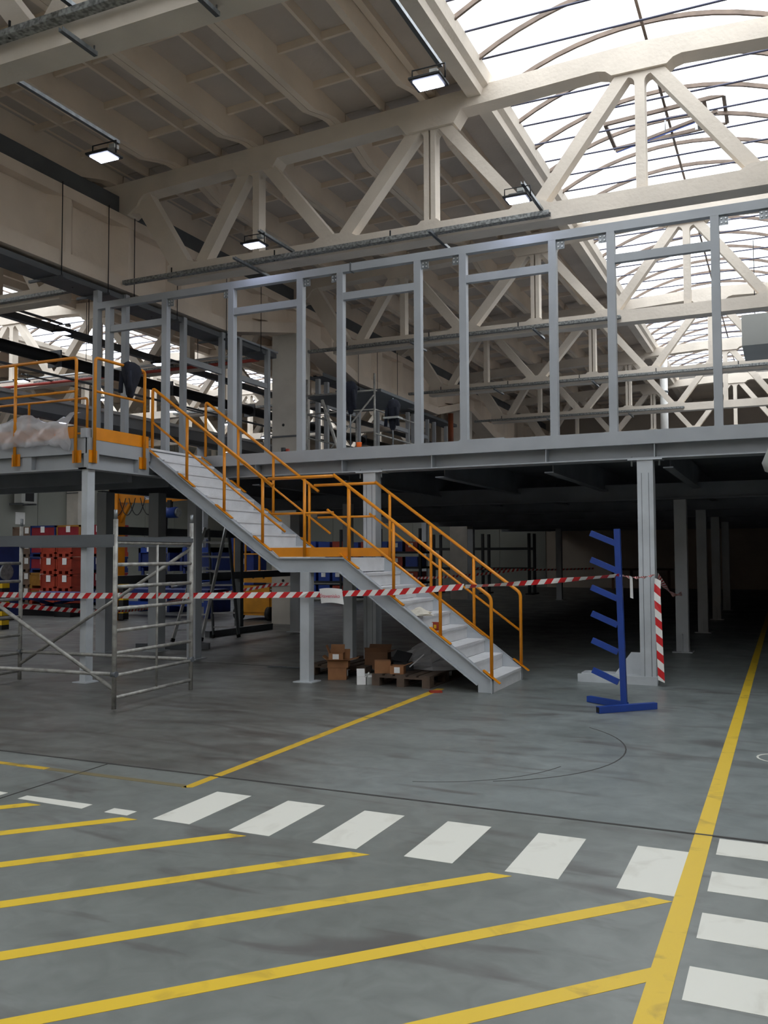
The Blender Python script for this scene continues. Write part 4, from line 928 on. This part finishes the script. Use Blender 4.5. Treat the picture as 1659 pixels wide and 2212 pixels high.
# jib crane
jc = thing('jib_crane', 'orange jib crane with a blue hoist and hanging cables', 'jib crane', (-15.15,17.3,0))
B(-15.3,-15.02,17.16,17.44,0,3.3).build('mast', ORNG, jc)
for i in range(6): B(-15.0,-14.85,17.2,17.4,0.02+0.16*i,0.18+0.16*i).build('hazard_band', HAZY if i % 2 else BLACK, jc)
MB().prism([(-15.3,2.92),(-13.95,2.86),(-12.2,2.95),(-12.2,3.02),(-13.95,3.2),(-15.3,3.3)], 'y', 17.2, 17.3).build('jib_arm', ORNG, jc)
MB().bar((-15.2,17.3,2.2),(-14.7,17.3,2.95),0.08,0.08).build('knee_brace', ORNG, jc)
h_ = MB().tube((-13.66,17.2,2.62),(-13.24,17.2,2.62),0.13,12).build('hoist_body', BLUE, jc)
MB().tube((-13.24,17.2,2.62),(-13.19,17.2,2.62),0.11,12).build('motor_cap', GALV, h_)
B(-13.5,-13.4,17.15,17.25,2.7,2.92).build('trolley', BLACK, h_); B(-13.62,-13.52,17.1,17.2,2.05,2.5).build('chain_bag', BLACK, h_)
for dx_ in (0, 0.05): MB().tube((-13.55+dx_,17.18,0.9),(-13.55+dx_,17.18,2.6),0.008,5).build('chain', GALV, h_)
for i, x in enumerate((-15.25,-14.95,-14.65,-14.3)):
    MB().path([(x+0.5*u, 17.14, 3.0-0.42*math.sin(math.pi*u)**0.8) for u in [j/10 for j in range(11)]], 0.012, 6).build('festoon_cable', BLACK, jc)
sgn = B(-14.22,-13.9,17.19,17.2,2.95,3.12).build('maker_plate', WHITE, jc)
text('maker_lettering', 'ABUS', 0.13, Vector((-14.06,17.185,3.035)), (math.pi/2,0,0), BLUE, sgn)
# blue stillages with lugs behind the grey columns
for i, (x, y, z) in enumerate(((-16.9,20.2,0.45),(-15.6,20.4,0.45),(-16.9,20.2,1.25),(-15.6,20.4,1.25))):
    t = thing('blue_stillage', ['lower left','lower right','upper left','upper right'][i] + ' blue steel stillage with upright lugs behind the grey columns', 'stillage', (x+0.55,y,z), 'blue stillages')
    B(x,x+1.1,y,y+0.9,z+0.42,z+0.56).build('frame', BLUE, t); B(x+0.04,x+1.06,y+0.05,y+0.85,z+0.02,z+0.4).build('load', BLUED, t)
    for k_ in range(4): MB().prism([(x+0.1+0.26*k_,z+0.56),(x+0.2+0.26*k_,z+0.56),(x+0.18+0.26*k_,z+0.76),(x+0.12+0.26*k_,z+0.8)], 'y', y, y+0.04).build('lug', BLUED, t)
    for fx in (x, x+1.02): B(fx,fx+0.08,y,y+0.9,0.0 if z < 1 else z-0.1,z+0.56).build('leg', BLUED, t)
    B(x+0.3,x+0.48,y-0.008,y,z+0.45,z+0.62).build('paper_tag', WHITE, t)
t = thing('work_table', 'long blue work table with dark parts on top, behind the scaffold', 'table', (-16.0,18.6,0))
B(-16.6,-13.2,18.4,19.3,0.62,0.72).build('table_top', BLUED, t)
for x in (-16.5,-14.8,-13.3): B(x-0.06,x+0.06,18.45,18.57,0,0.62).build('leg', BLUE, t)
B(-16.5,-13.3,18.46,18.54,0.3,0.4).build('stretcher', BLUE, t)
for k_ in range(5): MB().tube((-16.3+0.6*k_,18.6,0.78),(-15.9+0.6*k_,18.9,0.86),0.05,8).build('machined_part', GALV, t)
for i in range(4): crate('tall blue box stack behind the hoist, %s' % ('lowest box' if i == 0 else ORD[i]+' box above the lowest'), -18.4, 27.0, 0.82*i+0.002, 1.0, 0.9, 0.81, BLUED, BLUED, 'tall blue stack behind the hoist')
# scissor lift beside the concrete column
sl = thing('scissor_lift', 'yellow scissor lift parked beside the concrete column', 'scissor lift', (-12.0,18.9,0))
B(-12.45,-11.35,18.5,19.6,0.12,0.62).build('chassis', YELL, sl); B(-12.3,-11.45,18.46,18.5,0.2,0.85).build('side_cover', YELL, sl)
for x in (-12.35,-11.45): MB().tube((x-0.06,18.5,0.17),(x+0.08,18.5,0.17),0.17,14).build('wheel', BLACK, sl)
for z in (0.66,0.74,0.82): MB().bar((-12.3,18.9,z),(-11.5,18.9,z+0.05),0.08,0.05).build('scissor_arm', OCHR, sl)
B(-12.5,-11.3,18.45,19.6,0.92,1.2).build('platform_base', YELL, sl)
for x in (-12.47,-12.15,-11.75,-11.33): B(x-0.02,x+0.02,18.47,18.51,1.2,2.05).build('guard_post', YELL, sl)
for z in (1.62,2.05): MB().bar((-12.47,18.49,z),(-11.33,18.49,z),0.03,0.035).build('guard_rail', YELL, sl)
for x in (-12.3,-11.9,-11.6): B(x-0.02,x+0.02,18.44,18.45,1.02,1.06).build('lashing_hole', BLACK, sl)
# bins on the rack below the mezzanine
rk2 = thing('bin_rack', 'dark rack full of blue boxes below the mezzanine', 'shelf rack', (-13,27,0))
for x in (-15.4,-13.9,-12.4,-10.98): B(x-0.04,x+0.04,27.0,27.08,0,2.45).build('upright', BLACK, rk2)
for z in (0.12,0.62,1.12,1.62): B(-15.4,-10.98,26.98,27.9,z,z+0.07).build('shelf_beam', BLACK, rk2)
rb = random.Random(5); n_ = 0
for zi, z in enumerate((0.19,0.69,1.19,1.69)):
    for k_ in range(8):
        x = -15.32 + 0.545*k_; red = rb.random() < 0.2
        t = thing('storage_bin', '%s bin on the %s shelf of the dark rack, %s from the left' % ('red' if red else 'blue', ['lowest','second','third','top'][zi], ORD[k_]), 'bin', (x+0.22,27.2,z), 'bins on the dark rack')
        B(x,x+0.44,27.02,27.8,z+0.001,z+0.32+0.05*rb.random()).build('bin_body', RED if red else BLUE, t)
        if rb.random() < 0.75: B(x+0.12,x+0.28,27.0,27.02,z+0.14,z+0.28).build('paper_tag', WHITE, t)
# empty rack and table near the end wall
rk3 = thing('empty_rack', 'empty dark shelf frame standing before the pale end wall', 'shelf rack', (-11.5,35,0))
for x in (-13.2,-11.1,-9.2):
    for y in (34.0,34.8): B(x-0.05,x+0.05,y-0.05,y+0.05,0,2.4).build('upright', BLACK, rk3)
    B(x-0.15,x+0.15,33.9,34.9,0,0.05).build('foot_plate', BLACK, rk3)
for z in (0.95,1.75):
    for y in (34.0,34.8): B(-13.2,-9.2,y-0.04,y+0.04,z,z+0.1).build('shelf_beam', BLACK, rk3)
t = thing('far_table', 'dark table with clutter against the end wall under the mezzanine', 'table', (-5.9,40.6,0))
B(-7.2,-4.6,40.2,41.2,0.85,0.92).build('table_top', CARDD, t)
for x in (-7.1,-6.3,-5.5,-4.7): B(x-0.05,x+0.05,40.3,40.4,0,0.85).build('leg', CARDD, t)
# wall unit on the left wall
t = thing('air_conditioner', 'small outdoor air-conditioning unit on brackets on the left wall', 'air conditioner', (-28.5,27,4))
B(-28.6,-28.2,26.55,27.35,3.75,4.4).build('casing', BACK, t); B(-28.2,-28.19,26.75,27.2,3.82,4.34).build('fan_grille', BLACK, t)
for y in (26.6,27.3): B(-28.9,-28.15,y-0.03,y+0.03,3.68,3.74).build('bracket', DARKST, t)
tag(B(-28.9,-28.89,26.9,27.4,2.9,3.4).build('wall_notice', WHITE), 'pale square notice on the left wall below the air conditioner', 'notice')
t = thing('floor_debris', 'thin rods and scraps lying on the floor left of the landing post', 'debris', (-6.3,10.9,0))
for i in range(4): MB().tube((-6.75+0.22*i,10.85+0.03*i,0.012),(-6.5+0.22*i,10.95-0.05*i,0.012),0.01,6).build('rod', DARKST, t)
